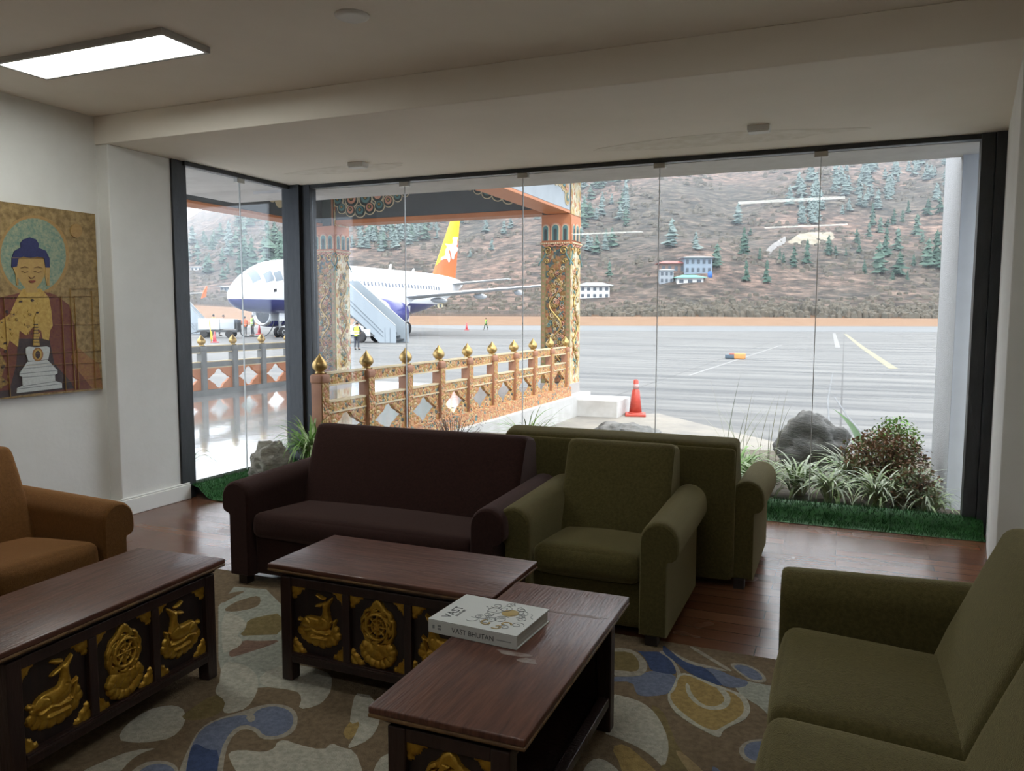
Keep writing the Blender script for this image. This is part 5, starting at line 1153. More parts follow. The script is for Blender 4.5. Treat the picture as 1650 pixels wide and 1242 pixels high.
SP = [(-.86, 7.5, .62, 'spider plant with bright green blades just right of the olive sofa arm'), (-.62, 7.15, .52, 'spider plant low behind the turf, left of the right pane joint'), (-.33, 7.3, .55, 'pale striped spider plant directly behind the right pane joint'), (-.05, 7.1, .52, 'striped spider plant under the dark boulder, right of the joint'),
      (.12, 7.75, .58, 'striped spider plant between the boulder and the russet bush'), (.30, 7.05, .50, 'spider plant in front of the russet bush'), (.50, 7.2, .50, 'striped spider plant low at the foot of the russet bush'), (.66, 6.98, .42, 'small spider plant beside the dark right window post'), (-1.0, 7.9, .5, 'leafy clump behind the green sofa arm, left of the boulder')]
for i, (x, y, ln, lab) in enumerate(SP):
    clump(lab, (x, y, .02), 95, ln, .012, None, 30+i, mats2=[L_var, L_grn if i in (0, 8) else L_sil])
for i, (x, y, ln, lab) in enumerate([(-4.72, 6.2, .62, 'potted grass with arching green blades in front of the dark corner post')]):
    t = thing('potted_grass', lab, 'plant', (x, y, .0))
    MB().lathe([(.07, .0), (.10, .01), (.125, .19), (.13, .21), (.115, .21), (.11, .18), (0, .18)], 20).build('pot', mat('pot_dark', (.06, .05, .04), .7), t)
    rnd = random.Random(77); mb = MB()
    for k in range(190):
        az = rnd.uniform(0, 2*PI); blade(mb, (rnd.uniform(-.05, .05), rnd.uniform(-.05, .05), .18), az, ln*rnd.uniform(.55, 1.1), R(rnd.uniform(60, 88)), R(rnd.uniform(50, 150)), .011*rnd.uniform(.7, 1.2), rnd.randrange(2))
    mb.build('grass_blades', [L_grn, L_var], t, fixn=False)
clump('tuft of thin grass outside the narrow window by the left dark post', (-5.62, 5.5, .14), 26, .42, .006, L_olv, 51, droop=(60, 140), name='grass_tuft', cat='grass')
clump('leafy tuft outside behind the top of the maroon sofa', (-3.35, 8.5, -.02), 70, .75, .008, None, 52, (60, 88), (40, 120), name='grass_tuft', cat='grass', mats2=[L_olv, L_grn])
clump('small green plant seen between the maroon and olive sofa backs', (-2.35, 7.5, .02), 60, .48, .012, None, 53, (50, 85), name='leafy_plant', mats2=[L_grn, L_olv])
# tall thin grass left of the boulder
rnd = random.Random(61)
for (x, y, hh, n_, lab) in ((-1.0, 8.4, .95, 12, 'tall thin seeding grass left of the dark boulder'), (-.68, 8.5, .80, 10, 'thin grass stalks against the left side of the boulder')):
    mb = MB()
    for k in range(n_): blade(mb, (rnd.uniform(-.12, .12), rnd.uniform(-.1, .1), 0), rnd.uniform(0, 6.3), hh*rnd.uniform(.6, 1.1), R(rnd.uniform(72, 88)), R(rnd.uniform(5, 45)), .0035, rnd.randrange(2), 6)
    o = mb.build('tall_grass', [L_dry, L_olv], fixn=False); o.location = (x, y, .02); tag(o, lab, 'grass')
# broad leaved plant
t = thing('broad_leaf_plant', 'plant with one tall broad green leaf between the boulder and the russet bush', 'plant', (.26, 8.15, .02))
for (az, ln, lean, dr, w) in ((2.7, .80, 84, 40, .085), (2.9, .55, 50, 70, .05), (.3, .5, 60, 60, .04), (3.4, .52, 30, 60, .035)):
    mb = MB(); blade(mb, (0, 0, 0), az, ln, R(lean), R(dr), w, 0, 10, .35); mb.build('leaf', L_big, t, fixn=False)
# twiggy bushes
def bush(label, p, rad, n_, lm, seed, name='bush', lw=.03):
    rnd = random.Random(seed); t = thing(name, label, 'bush', p); mt = MB(); ml = MB()
    for k in range(34):
        a, e = rnd.uniform(0, 2*PI), rnd.uniform(.15, 1.0); q = Vector((rad[0]*math.cos(a)*e, rad[1]*math.sin(a)*e, rad[2]*(1.75-.8*e*e)))
        mt.tube([(0, 0, 0), q*.45+Vector((0, 0, .06)), q], [.008, .005, .002], 4)
    for k in range(n_):
        while True:
            v = Vector((rnd.uniform(-1, 1), rnd.uniform(-1, 1), rnd.uniform(-.9, 1)))
            if .25 < v.length < 1: break
        if v.z < -.4 and rnd.random() < .5: continue
        v = v*(1+.22*noise.noise(v*2.3+Vector((seed, 0, 0))))
        c = Vector((v.x*rad[0], v.y*rad[1], rad[2]*(1+v.z))); d = Vector((rnd.uniform(-1, 1), rnd.uniform(-1, 1), rnd.uniform(-.6, 1))).normalized(); s_ = d.cross(Vector((rnd.random(), rnd.random(), 1))).normalized()*lw*.42; ln = lw*rnd.uniform(.7, 1.4)
        ml.add([c, c+d*ln*.5+s_, c+d*ln, c+d*ln*.5-s_], [(0, 1, 2, 3)], rnd.randrange(len(lm)), False)
    mt.build('stems', M_twig, t); ml.build('leaves', lm, t, fixn=False); return t
bush('large russet leaved bush at the right end of the planting', (.37, 7.72, .02), (.37, .30, .29), 4200, [L_red, L_red, L_olv], 71)
bush('low brown twiggy bush beside the dark right window post', (.56, 6.99, .02), (.20, .14, .20), 1300, [L_red, L_olv, L_sil], 72)
bush('light green bush in front of the outer white column', (.52, 8.9, .02), (.25, .22, .28), 1700, [L_grn, L_olv], 73)
bush('thin leafless grey bush seen through the carved balustrade', (-3.9, 7.6, .0), (.42, .3, .30), 900, [L_sil, mat('leaf_lilac', (.30, .28, .33), .7)], 74, lw=.02)
# ================================================================== AIRLINER (nose at local y=0 pointing -y, port side +x, wheels on z=0)
A_white = mat('aircraft_white', (.78, .79, .80), .3, coat=.3)
m, nt, b = node_mat('fuselage_paint'); N = nt.nodes; L = nt.links
tc = N.new('ShaderNodeTexCoord'); sp = N.new('ShaderNodeSeparateXYZ'); L.new(tc.outputs['Object'], sp.inputs['Vector'])
ma = N.new('ShaderNodeMath'); ma.operation = 'GREATER_THAN'; ma.inputs[1].default_value = 2.78; L.new(sp.outputs['Z'], ma.inputs[0])
mx = N.new('ShaderNodeMixRGB'); mx.inputs['Color1'].default_value = rgba((.045, .05, .17)); mx.inputs['Color2'].default_value = rgba((.80, .81, .82)); L.new(ma.outputs[0], mx.inputs['Fac']); L.new(mx.outputs['Color'], b.inputs['Base Color'])
b.inputs['Roughness'].default_value = .28; b.inputs['Coat Weight'].default_value = .3
A_fus = m
m, nt, b = node_mat('fin_paint'); N = nt.nodes; L = nt.links
tc = N.new('ShaderNodeTexCoord'); sp = N.new('ShaderNodeSeparateXYZ'); L.new(tc.outputs['Object'], sp.inputs['Vector'])
m1 = N.new('ShaderNodeMath'); m1.operation = 'MULTIPLY'; m1.inputs[1].default_value = .60; L.new(sp.outputs['Y'], m1.inputs[0])
m2 = N.new('ShaderNodeMath'); m2.operation = 'SUBTRACT'; L.new(sp.outputs['Z'], m2.inputs[0]); L.new(m1.outputs[0], m2.inputs[1])
m3 = N.new('ShaderNodeMath'); m3.operation = 'GREATER_THAN'; m3.inputs[1].default_value = 6.3-.60*27.7; L.new(m2.outputs[0], m3.inputs[0])
mx = N.new('ShaderNodeMixRGB'); mx.inputs['Color1'].default_value = rgba((.70, .13, .035)); mx.inputs['Color2'].default_value = rgba((.80, .44, .015)); L.new(m3.outputs[0], mx.inputs['Fac']); L.new(mx.outputs['Color'], b.inputs['Base Color']); b.inputs['Roughness'].default_value = .35
A_fin = m
A_blue = mat('engine_blue', (.035, .04, .19), .25, coat=.4); A_lip = mat('engine_lip', (.62, .63, .64), .25, .7); A_dk = mat('engine_dark', (.03, .03, .035), .5); A_wing = mat('wing_grey', (.50, .52, .54), .4); A_fan = mat('fan_blade', (.12, .115, .11), .4, .6)
A_glass = mat('cockpit_glass', (.10, .13, .16), .12, spec=.8); A_win = mat('cabin_window', (.09, .11, .15), .3); A_tyre = mat('tyre', (.025, .025, .027), .8); A_hub = mat('wheel_hub', (.42, .43, .44), .5); A_strut = mat('gear_strut', (.45, .46, .47), .4); A_seam = mat('door_outline', (.48, .50, .53), .5); A_or = mat('winglet_orange', (.72, .14, .035), .4)
FS = [(0, 2.92, .02), (.10, 2.93, .32), (.35, 2.98, .60), (.8, 3.09, .94), (1.4, 3.25, 1.25), (2.0, 3.40, 1.48), (2.7, 3.54, 1.68), (3.5, 3.66, 1.86), (4.5, 3.75, 1.98), (5.8, 3.80, 2.06), (7, 3.80, 2.07), (21.5, 3.80, 2.07), (23.5, 3.86, 2.02), (25.5, 4.02, 1.86), (27.5, 4.25, 1.62), (29.5, 4.50, 1.32), (31.5, 4.74, .95), (33, 4.92, .58), (33.7, 5.0, .34), (33.84, 5.02, .12)]
def fus(y):
    for (a, za, ra), (c, zc, rc) in zip(FS, FS[1:]):
        if y <= c: u = (y-a)/(c-a); return za+(zc-za)*u, ra+(rc-ra)*u
    return FS[-1][1:]
def fpt(y, th, off=.0):            # th: 0 = top, positive to port
    z, r_ = fus(y); r_ += off; return (r_*math.sin(th)*.965, y, z+r_*math.cos(th)*1.0)
def fpatch(mb, y0, y1, t0, t1, off=.012, mi=0, n_=3, skew=0.):
    rows = [[fpt(y0+(y1-y0)*i/n_+skew*(j/n_), t0+(t1-t0)*j/n_, off) for j in range(n_+1)] for i in range(n_+1)]
    rows2 = [[fpt(y0+(y1-y0)*i/n_+skew*(j/n_), t0+(t1-t0)*j/n_, -.03) for j in range(n_+1)] for i in range(n_+1)]
    mb.sheet(rows, mi, True); k = n_
    ed = [(rows[0][j], rows2[0][j]) for j in range(k+1)]+[(rows[i][k], rows2[i][k]) for i in range(1, k+1)]+[(rows[k][j], rows2[k][j]) for j in range(k-1, -1, -1)]+[(rows[i][0], rows2[i][0]) for i in range(k-1, 0, -1)]
    mb.sheet([[a for a, c in ed], [c for a, c in ed]], mi, False, True); return mb
def zth(y, z):
    zc, r_ = fus(y); return math.acos(max(-1, min(1, (z-zc)/r_)))
def foil(c, le, chord, thick, vertical=False):
    pr = [(0, 0), (.02, .35), (.1, .75), (.3, 1.0), (.55, .8), (.8, .4), (1, .04)]
    up = [(u*chord, t_*thick/2*chord) for u, t_ in pr]; lo = [(u, -t_*.75) for u, t_ in up[::-1][1:-1]]
    if vertical: return [(c[0]+t_, le+u, c[1]) for u, t_ in up+[(u, t_/.75) for u, t_ in lo]]
    return [(c[0], le+u, c[1]+t_) for u, t_ in up+lo]
def airliner(label, loc, rz, sc):
    t = thing('airliner', label, 'airplane', loc, rz); t.scale = (sc, sc, sc)
    mb = MB(); n_ = 44; rows = []
    ys = sorted(set([f[0] for f in FS]+[.05, .22, .55, 1.1, 1.7, 2.35, 3.1, 4, 5.1]+[7+1.2*i for i in range(12)]))
    for y in ys: rows.append([fpt(y, 2*PI*j/n_) for j in range(n_)])
    mb.sheet(rows, 0, True, True); fb = mb.build('fuselage', A_fus, t)
    MB().blob((0, 14.3, 2.35), (1.75, 4.2, .95), 20, 12, 0).build('belly_fairing', A_white, fb)
    for sg in (1, -1):
        for y0, y1, za, zb in ((1.50, 2.15, 4.0, 4.6), (2.20, 2.90, 4.06, 4.72), (2.97, 3.62, 4.14, 4.80)):
            m_ = (y0+y1)/2; t0, t1 = zth(m_, zb), zth(m_, za)
            if y0 < 1.6: t0, t1 = .07, .98
            mb = MB(); fpatch(mb, y0, y1, sg*t0, sg*t1, .014, 0, 4, -.25 if y0 < 1.6 else -.08); mb.build('cockpit_window', A_glass, fb)
    for i in range(38):
        y = 6.35+.533*i
        if y > 26.2: break
        mb = MB(); a = zth(y, 4.50); c_ = zth(y, 4.14); fpatch(mb, y-.12, y+.12, a, c_, .012, 0, 2); mb.build('cabin_window', A_win, fb)
    for y0, y1, za, zb in ((4.55, 5.45, 3.0, 4.95), (13.6, 14.2, 3.9, 4.9), (26.4, 27.15, 3.35, 5.0)):
        mb = MB(); w = .05
        for (q0, q1, v0, v1) in ((y0, y0+w, za, zb), (y1-w, y1, za, zb), (y0, y1, za, za+w), (y0, y1, zb-w, zb)):
            fpatch(mb, q0, q1, zth(y0, v1), zth(y0, v0), .006, 0, 2)
        mb.build('door', A_seam, fb)
    mb = MB(); fpatch(mb, 2.55, 2.95, zth(2.7, 3.62), zth(2.7, 3.22), .008, 0, 2); fpatch(mb, 2.62, 2.88, zth(2.7, 3.53), zth(2.7, 3.31), .014, 1, 2); mb.build('nose_emblem', [A_white, A_dk], fb)
    for y, h in ((7.8, .55), (20.0, .5), (24.0, .3)):
        z, r_ = fus(y); MB().prism([(y-.2, z+r_-.05), (y+.25, z+r_-.05), (y+.35, z+r_+h), (y+.15, z+r_+h)], -.03, .03, Matrix(((0, 0, 1, 0), (1, 0, 0, 0), (0, 1, 0, 0), (0, 0, 0, 1)))).build('antenna', A_white, fb)
    for sg in (1, -1):
        W_ = [((0.6, 2.75), 10.6, 6.6, .15), ((1.95, 2.85), 11.1, 6.1, .14), ((6.4, 3.25), 13.55, 3.75, .12), ((17.0, 4.25), 19.0, 1.5, .10)]
        mb = MB(); rows = [foil((sg*c[0], c[1]), le, ch, th) for c, le, ch, th in W_]; mb.sheet(rows, 0, True, True); k = len(rows[0]); mb.add(rows[-1], [tuple(range(k))]); wg = mb.build('wing', A_wing, t, sharp=50)
        for x, y, z, ln in ((7.0, 15.6, 2.95, 2.6), (10.2, 17.2, 3.28, 2.2), (13.2, 18.7, 3.6, 1.8)):
            MB().blob((sg*x, y+ln*.5, z), (.17, ln*.55, .24), 10, 8, 0).build('flap_fairing', A_wing, wg)
        mb = MB().prism([(19.0, 3.55), (20.5, 3.75), (21.1, 5.15), (20.75, 5.15), (19.6, 4.35)], 16.97, 17.04, Matrix(((0, 0, sg, 0), (1, 0, 0, 0), (0, 1, 0, 0), (0, 0, 0, 1)))); mb.build('winglet', A_or, wg)
        H_ = [((.4, 4.85), 29.3, 3.1, .1), ((6.2, 5.45), 32.3, 1.3, .09)]
        mb = MB(); rows = [foil((sg*c[0], c[1]), le, ch, th) for c, le, ch, th in H_]; mb.sheet(rows, 0, True, True); mb.add(rows[-1], [tuple(range(len(rows[0])))]); mb.build('tailplane', A_wing, t, sharp=50)
        # engine
        MY = Matrix(((1, 0, 0, sg*5.75), (0, 0, 1, 9.4), (0, 1, 0, 1.82), (0, 0, 0, 1)))
        e = MB().lathe([(.84, .35), (.86, .12), (.93, .0), (1.03, .08), (1.10, .40)], 30, mi=0, M=MY).build('engine', A_lip, t)
        MB().lathe([(1.10, .38), (1.17, 1.2), (1.14, 2.2), (.98, 3.1), (.80, 3.5), (.60, 3.5)], 30, M=MY).build('cowling', A_blue, e)
        MB().lathe([(.62, 3.2), (.52, 3.9), (.34, 4.3), (.2, 4.4), (.04, 4.9)], 20, M=MY).build('exhaust_cone', A_dk, e)
        MB().lathe([(.0, .62), (.85, .62), (.85, .34)], 30, M=MY).build('intake', A_dk, e)
        mb = MB()
        for k in range(18):
            a = 2*PI*k/18; mb.add([MY @ Vector((r_*math.cos(a+o), r_*math.sin(a+o), zz)) for r_, o, zz in ((.15, -.2, .45), (.15, .25, .58), (.83, .20, .60), (.83, .02, .48))], [(0, 1, 2, 3)])
        mb.lathe([(.0, .18), (.12, .32), (.2, .55)], 14, M=MY); mb.build('fan', A_fan, e, fixn=False)
        MB().prism([(9.9, 2.8), (10.7, 3.05), (13.6, 3.25), (14.6, 2.95), (13.2, 2.35), (10.2, 2.5)], -.16, .16, Matrix(((0, 0, 1, sg*5.75), (1, 0, 0, 0), (0, 1, 0, 0), (0, 0, 0, 1)))).build('pylon', A_white, e)
        g = MB().tube([(sg*3.8, 16.1, .55), (sg*3.8, 16.1, 2.9)], .15, 10).tube([(sg*3.8, 16.0, 1.1), (sg*2.3, 16.0, 2.6)], .08, 8).build('main_gear', A_strut, t)
        for k in (-1, 1):
            Mw = Matrix(((0, 0, 1, sg*3.8+k*.42), (1, 0, 0, 16.1), (0, 1, 0, .57), (0, 0, 0, 1))); MB().lathe([(.25, -.17), (.50, -.19), (.57, -.1), (.57, .1), (.50, .19), (.25, .17)], 22, M=Mw).build('tyre', A_tyre, g)
            MB().lathe([(.0, -.13), (.27, -.16), (.27, .16), (0, .13)], 18, M=Mw).build('hub', A_hub, g)
        MB().prism([(15.6, 1.0), (16.6, 1.0), (16.8, 2.5), (15.4, 2.5)], 4.15, 4.19, Matrix(((0, 0, sg, 0), (1, 0, 0, 0), (0, 1, 0, 0), (0, 0, 0, 1)))).build('gear_door', A_white, g)
    g = MB().tube([(0, 5.07, .4), (0, 5.0, 2.3)], .11, 10).tube([(0, 5.1, 1.0), (0, 6.2, 2.2)], .05, 8).bar((-.35, 5.07, .38), (.35, 5.07, .38), .1, .1).build('nose_gear', A_strut, t)
    for k in (-1, 1):
        Mw = Matrix(((0, 0, 1, k*.25), (1, 0, 0, 5.07), (0, 1, 0, .39), (0, 0, 0, 1))); MB().lathe([(.16, -.10), (.34, -.12), (.39, -.06), (.39, .06), (.34, .12), (.16, .10)], 20, M=Mw).build('tyre', A_tyre, g); MB().lathe([(.0, -.09), (.18, -.105), (.18, .105), (0, .09)], 14, M=Mw).build('hub', A_hub, g)
        MB().box(k*.42-.02, k*.42+.02, 4.5, 5.7, 1.25, 1.95).build('gear_door', A_white, g)
    # fin with the white dragon on its side
    V_ = [((0, 5.0), 26.4, 6.3, .06), ((0, 5.75), 27.75, 4.9, .09), ((0, 11.76), 31.75, 1.95, .09)]
    mb = MB(); rows = [foil(c, le, ch, th, True) for c, le, ch, th in V_]; mb.sheet(rows, 0, True, True); mb.add(rows[-1], [tuple(range(len(rows[0])))]); fin = mb.build('tail_fin', A_fin, t, sharp=50)
    DR = [(600, 420), (670, 430), (640, 480), (655, 560), (620, 600), (668, 640), (650, 690), (600, 760), (580, 870), (555, 860), (540, 790), (515, 690), (482, 700), (505, 790), (512, 880), (490, 950), (468, 870), (400, 880), (340, 920), (360, 850), (430, 820), (430, 720), (470, 640), (420, 590), (480, 590), (560, 580), (590, 530), (570, 470)]
    dp = smooth_poly([(32.6+(x-640)/87, 5.75+(1200-y)/185) for x, y in DR], 1)
    for sg in (1, -1):
        MB().prism(dp, .10, .222, Matrix(((0, 0, sg, 0), (1, 0, 0, 0), (0, 1, 0, 0), (0, 0, 0, 1)))).build('dragon_emblem', A_white, fin)
    return t
SC = 1.15
nose = camf(-22.5, 63.0, APR)
airliner('white airliner with blue belly and a yellow and orange fin parked on the apron', nose, R(-1.6), SC)
tip = camf(-46.6, 120, APR); off = Matrix.Rotation(R(23), 3, 'Z') @ Vector((17.0*SC, 20.2*SC, 0))
airliner('second airliner beyond the first, only its orange tipped wing end showing', (tip.x-off.x, tip.y-off.y, APR+.35), R(23), SC)

# ---- passenger stairs on a truck; local x runs down the flight, z up
S_pan = mat('stairs_panel', (.27, .31, .345), .4); S_lin = mat('stairs_line', (.13, .155, .18), .5); S_dk = mat('stairs_dark', (.06, .065, .07), .6); S_wht = mat('truck_white', (.50, .51, .51), .4)
def stairs(label, T, B, ztop, truck=True):
    v = B-T; ln = math.hypot(v.x, v.y); t = thing('boarding_stairs', label, 'boarding stairs', (T.x, T.y, APR), math.atan2(v.y, v.x))
    MYZ = Matrix(((1, 0, 0, 0), (0, 0, -1, 0), (0, 1, 0, 0), (0, 0, 0, 1)))
    h = ztop-APR; pw = ln*.13; pan = [(-1.6, h-.25), (pw*.2, h-.25), (ln-1.2, .02), (ln+.1, .02), (ln+.1, 1.15), (pw+.6, h+.85), (-1.6, h+.85)]
    for yy in (-.85, .85):
        MB().prism(pan, yy-.03, yy+.03, MYZ).build('side_panel', S_pan, t)
        MB().tube([(-1.6, -yy, h+.91), (pw+.6, -yy, h+.91), (ln+.1, -yy, 1.22)], .035, 6).build('handrail', S_wht, t)
    for o in (.30, .62): MB().bar((pw, -.89, h-.25+o*.9), (ln-.9, -.89, .15+o*.95), .03, .05).build('panel_line', S_lin, t)
    for x in (ln-.75, ln-.35): MB().box(x-.02, x+.02, -.89, -.86, .05, 1.05).build('panel_line', S_lin, t)
    n_ = 16; mb = MB()
    for i in range(n_):
        x = pw+(ln-pw)*i/n_; z = h-h*(i+1)/n_; mb.box(x, x+(ln-pw)/n_+.05, -.8, .8, z, z+.05)
    mb.build('treads', S_dk, t); MB().box(-1.6, pw, -.82, .82, h-.08, h).build('platform', S_dk, t)
    MB().bar((.4, -.88, h-.55), (ln-1.6, -.88, .45), .06, .08).bar((.4, .88, h-.55), (ln-1.6, .88, .45), .06, .08).build('stringer', S_dk, t)
    if truck:
        MB().rbox((.6, 0, .85), (4.6, 1.9, .62), .06, 2).rbox((3.0, 0, .70), (.9, 1.9, .5), .06, 2).build('truck_body', S_wht, t)
        for x in (-.6, 2.7):
            for yy in (-.95, .95):
                Mw = Matrix(((1, 0, 0, x), (0, 0, 1, yy), (0, 1, 0, .42), (0, 0, 0, 1))); MB().lathe([(0, -.1), (.24, -.13), (.40, -.12), (.42, -.06), (.42, .06), (.40, .12), (.24, .13), (0, .1)], 18, M=Mw).build('wheel', A_tyre, t)
        for x in (.2, .9, 1.6): MB().bar((x, -.6, 1.1), (x+.5, -.6, max(1.4, h-.7-(x+.5)*.75)), .07, .07).bar((x, .6, 1.1), (x+.5, .6, max(1.4, h-.7-(x+.5)*.75)), .07, .07).build('lift_strut', S_wht, t)
        MB().box(-1.4, 2.8, -.7, .7, .42, .6).build('chassis', S_dk, t)
    return t
B = camf(-7.75, 55.0); T = camf(-12.7, 57.1)
stairs('pale blue boarding stairs on a white truck beside the airliner', T, B, 3.25)
T2 = camf(-34.4, 79.0); B2 = camf(-30.9, 79.6)
stairs('pale boarding stairs cut off by the left dark post', T2, B2, 3.0, False)

# ---- ground power cart
q = camf(-25.2, 67.0); c = thing('ground_power_cart', 'white wheeled ground power cart left of the airliner nose', 'cart', (q.x, q.y, APR), math.atan2(RH.y, RH.x)+.05)
MB().rbox((-.35, 0, 1.15), (1.75, 1.3, .95), .05, 2).build('generator_box', S_wht, c, bevel=.01)
MB().rbox((1.15, 0, 1.15), (1.2, 1.25, .85), .04, 2).build('control_box', mat('cart_grey', (.42, .45, .47), .5), c)
MB().box(-1.35, 2.0, -.6, .6, .48, .64).bar((-1.35, 0, .5), (-2.1, 0, .35), .08, .08).build('chassis', S_dk, c)
MB().box(1.9, 2.0, -.55, .55, .6, 1.5).build('cable_rack', S_dk, c)
for x in (-.8, 1.3):
    for yy in (-.55, .55):
        Mw = Matrix(((1, 0, 0, x), (0, 0, 1, yy), (0, 1, 0, .33), (0, 0, 0, 1))); MB().lathe([(0, -.1), (.2, -.12), (.31, -.11), (.33, 0), (.31, .11), (.2, .12), (0, .1)], 16, M=Mw).build('wheel', A_tyre, c)
pts = []
a, bb = camf(-23.2, 67.2, APR+.7), camf(-20.6, 68.6, APR+2.1)
for i in range(20):
    u = i/19; p = a.lerp(bb, sstep(u)); p.z = APR+.08+(.7*max(0, 1-u*4)**2)+2.0*max(0, (u-.62)/.38)**1.5; pts.append(p)
tag(MB().tube(pts, .045, 6).build('power_cable', S_dk), 'black power cable curving from the cart up to the airliner nose', 'cable')

# ---- small things on the apron
M_pink = mat('cone_pink', (.55, .09, .10), .5); M_orc = mat('cone_orange', (.58, .18, .05), .5)
p = atz(346, 552, APR); cone('faded pink red cone standing in front of the ground power cart', p, 16/FPX*48*1.25, M_pink, None, False)
p = atz(447, 543, APR); cone('small orange cone beside the nose wheels of the airliner', p, .62, M_orc, None, False)
p = atz(418, 539, APR); cone('small red cone under the airliner nose beside the cable', p, 1.0, M_pink, None, False)
p = atz(752, 532, APR); cone('thin pink cone standing alone on the open apron behind the balustrade', p, 1.0, M_pink, None, False)
p = atz(341, 551, APR); t = thing('marker_pole', 'yellow marker pole leaning beside the pink red cone', 'pole', p)
MB().tube([(0, 0, 0), (-.15, 0, 1.55)], .035, 6).build('pole', mat('pole_yellow', (.55, .42, .06), .5), t); MB().prism([(-.06, .1), (.14, .05), (.12, .62), (-.04, .70)], -.02, .02, Matrix(((1, 0, 0, -.05), (0, 0, -1, 0), (0, 1, 0, .1), (0, 0, 0, 1)))).build('flag', MATS['pole_yellow'], t)
p = atz(1187, 578, APR); t = thing('marker_box', 'low orange and dark marker box lying on the open apron', 'marker', p, -.1)
MB().rbox((-.28, 0, .10), (.42, .3, .18), .03, 2).build('dark_end', mat('marker_slate', (.07, .10, .13), .5), t); MB().rbox((.14, 0, .13), (.46, .32, .25), .04, 2).build('orange_end', mat('marker_orange', (.58, .25, .08), .5), t); MB().rbox((-.16, 0, .22), (.30, .26, .06), .02, 2).build('red_top', mat('marker_red', (.45, .12, .09), .5), t)

# ================================================================== PEOPLE
K_skin = mat('skin', (.30, .17, .11), .6); K_hair = mat('hair_black', (.012, .011, .010), .5)
def skin_obj(name, parent, joints, edges, m_, root=0, sub=2):
    me = bpy.data.meshes.new(name); me.from_pydata([j[0] for j in joints], edges, []); o = bpy.data.objects.new(name, me); COL.objects.link(o); o.parent = parent
    sk = o.modifiers.new('skin', 'SKIN'); sk.use_smooth_shade = True
    if not me.skin_vertices: me.skin_vertices.new() if hasattr(me.skin_vertices, 'new') else None
    if len(me.skin_vertices):
        for i, j in enumerate(joints):
            r_ = j[1]; me.skin_vertices[0].data[i].radius = r_ if isinstance(r_, tuple) else (r_, r_); me.skin_vertices[0].data[i].use_root = i == root
    ss = o.modifiers.new('sub', 'SUBSURF'); ss.levels = sub; ss.render_levels = sub
    me.materials.append(m_); return o
def ensure_skin(me):
    bm = bmesh.new(); bm.from_mesh(me); bm.verts.layers.skin.verify(); bm.to_mesh(me); bm.free()
def skinned(name, parent, joints, edges, m_, root=0, sub=1):
    me = bpy.data.meshes.new(name); me.from_pydata([j[0] for j in joints], edges, []); ensure_skin(me)
    o = bpy.data.objects.new(name, me); COL.objects.link(o); o.parent = parent
    for i, j in enumerate(joints):
        r_ = j[1]; d = me.skin_vertices[0].data[i]; d.radius = r_ if isinstance(r_, tuple) else (r_, r_); d.use_root = i == root
    sk = o.modifiers.new('skin', 'SKIN'); sk.use_smooth_shade = True
    ss = o.modifiers.new('sub', 'SUBSURF'); ss.levels = sub; ss.render_levels = sub
    me.materials.append(m_); return o
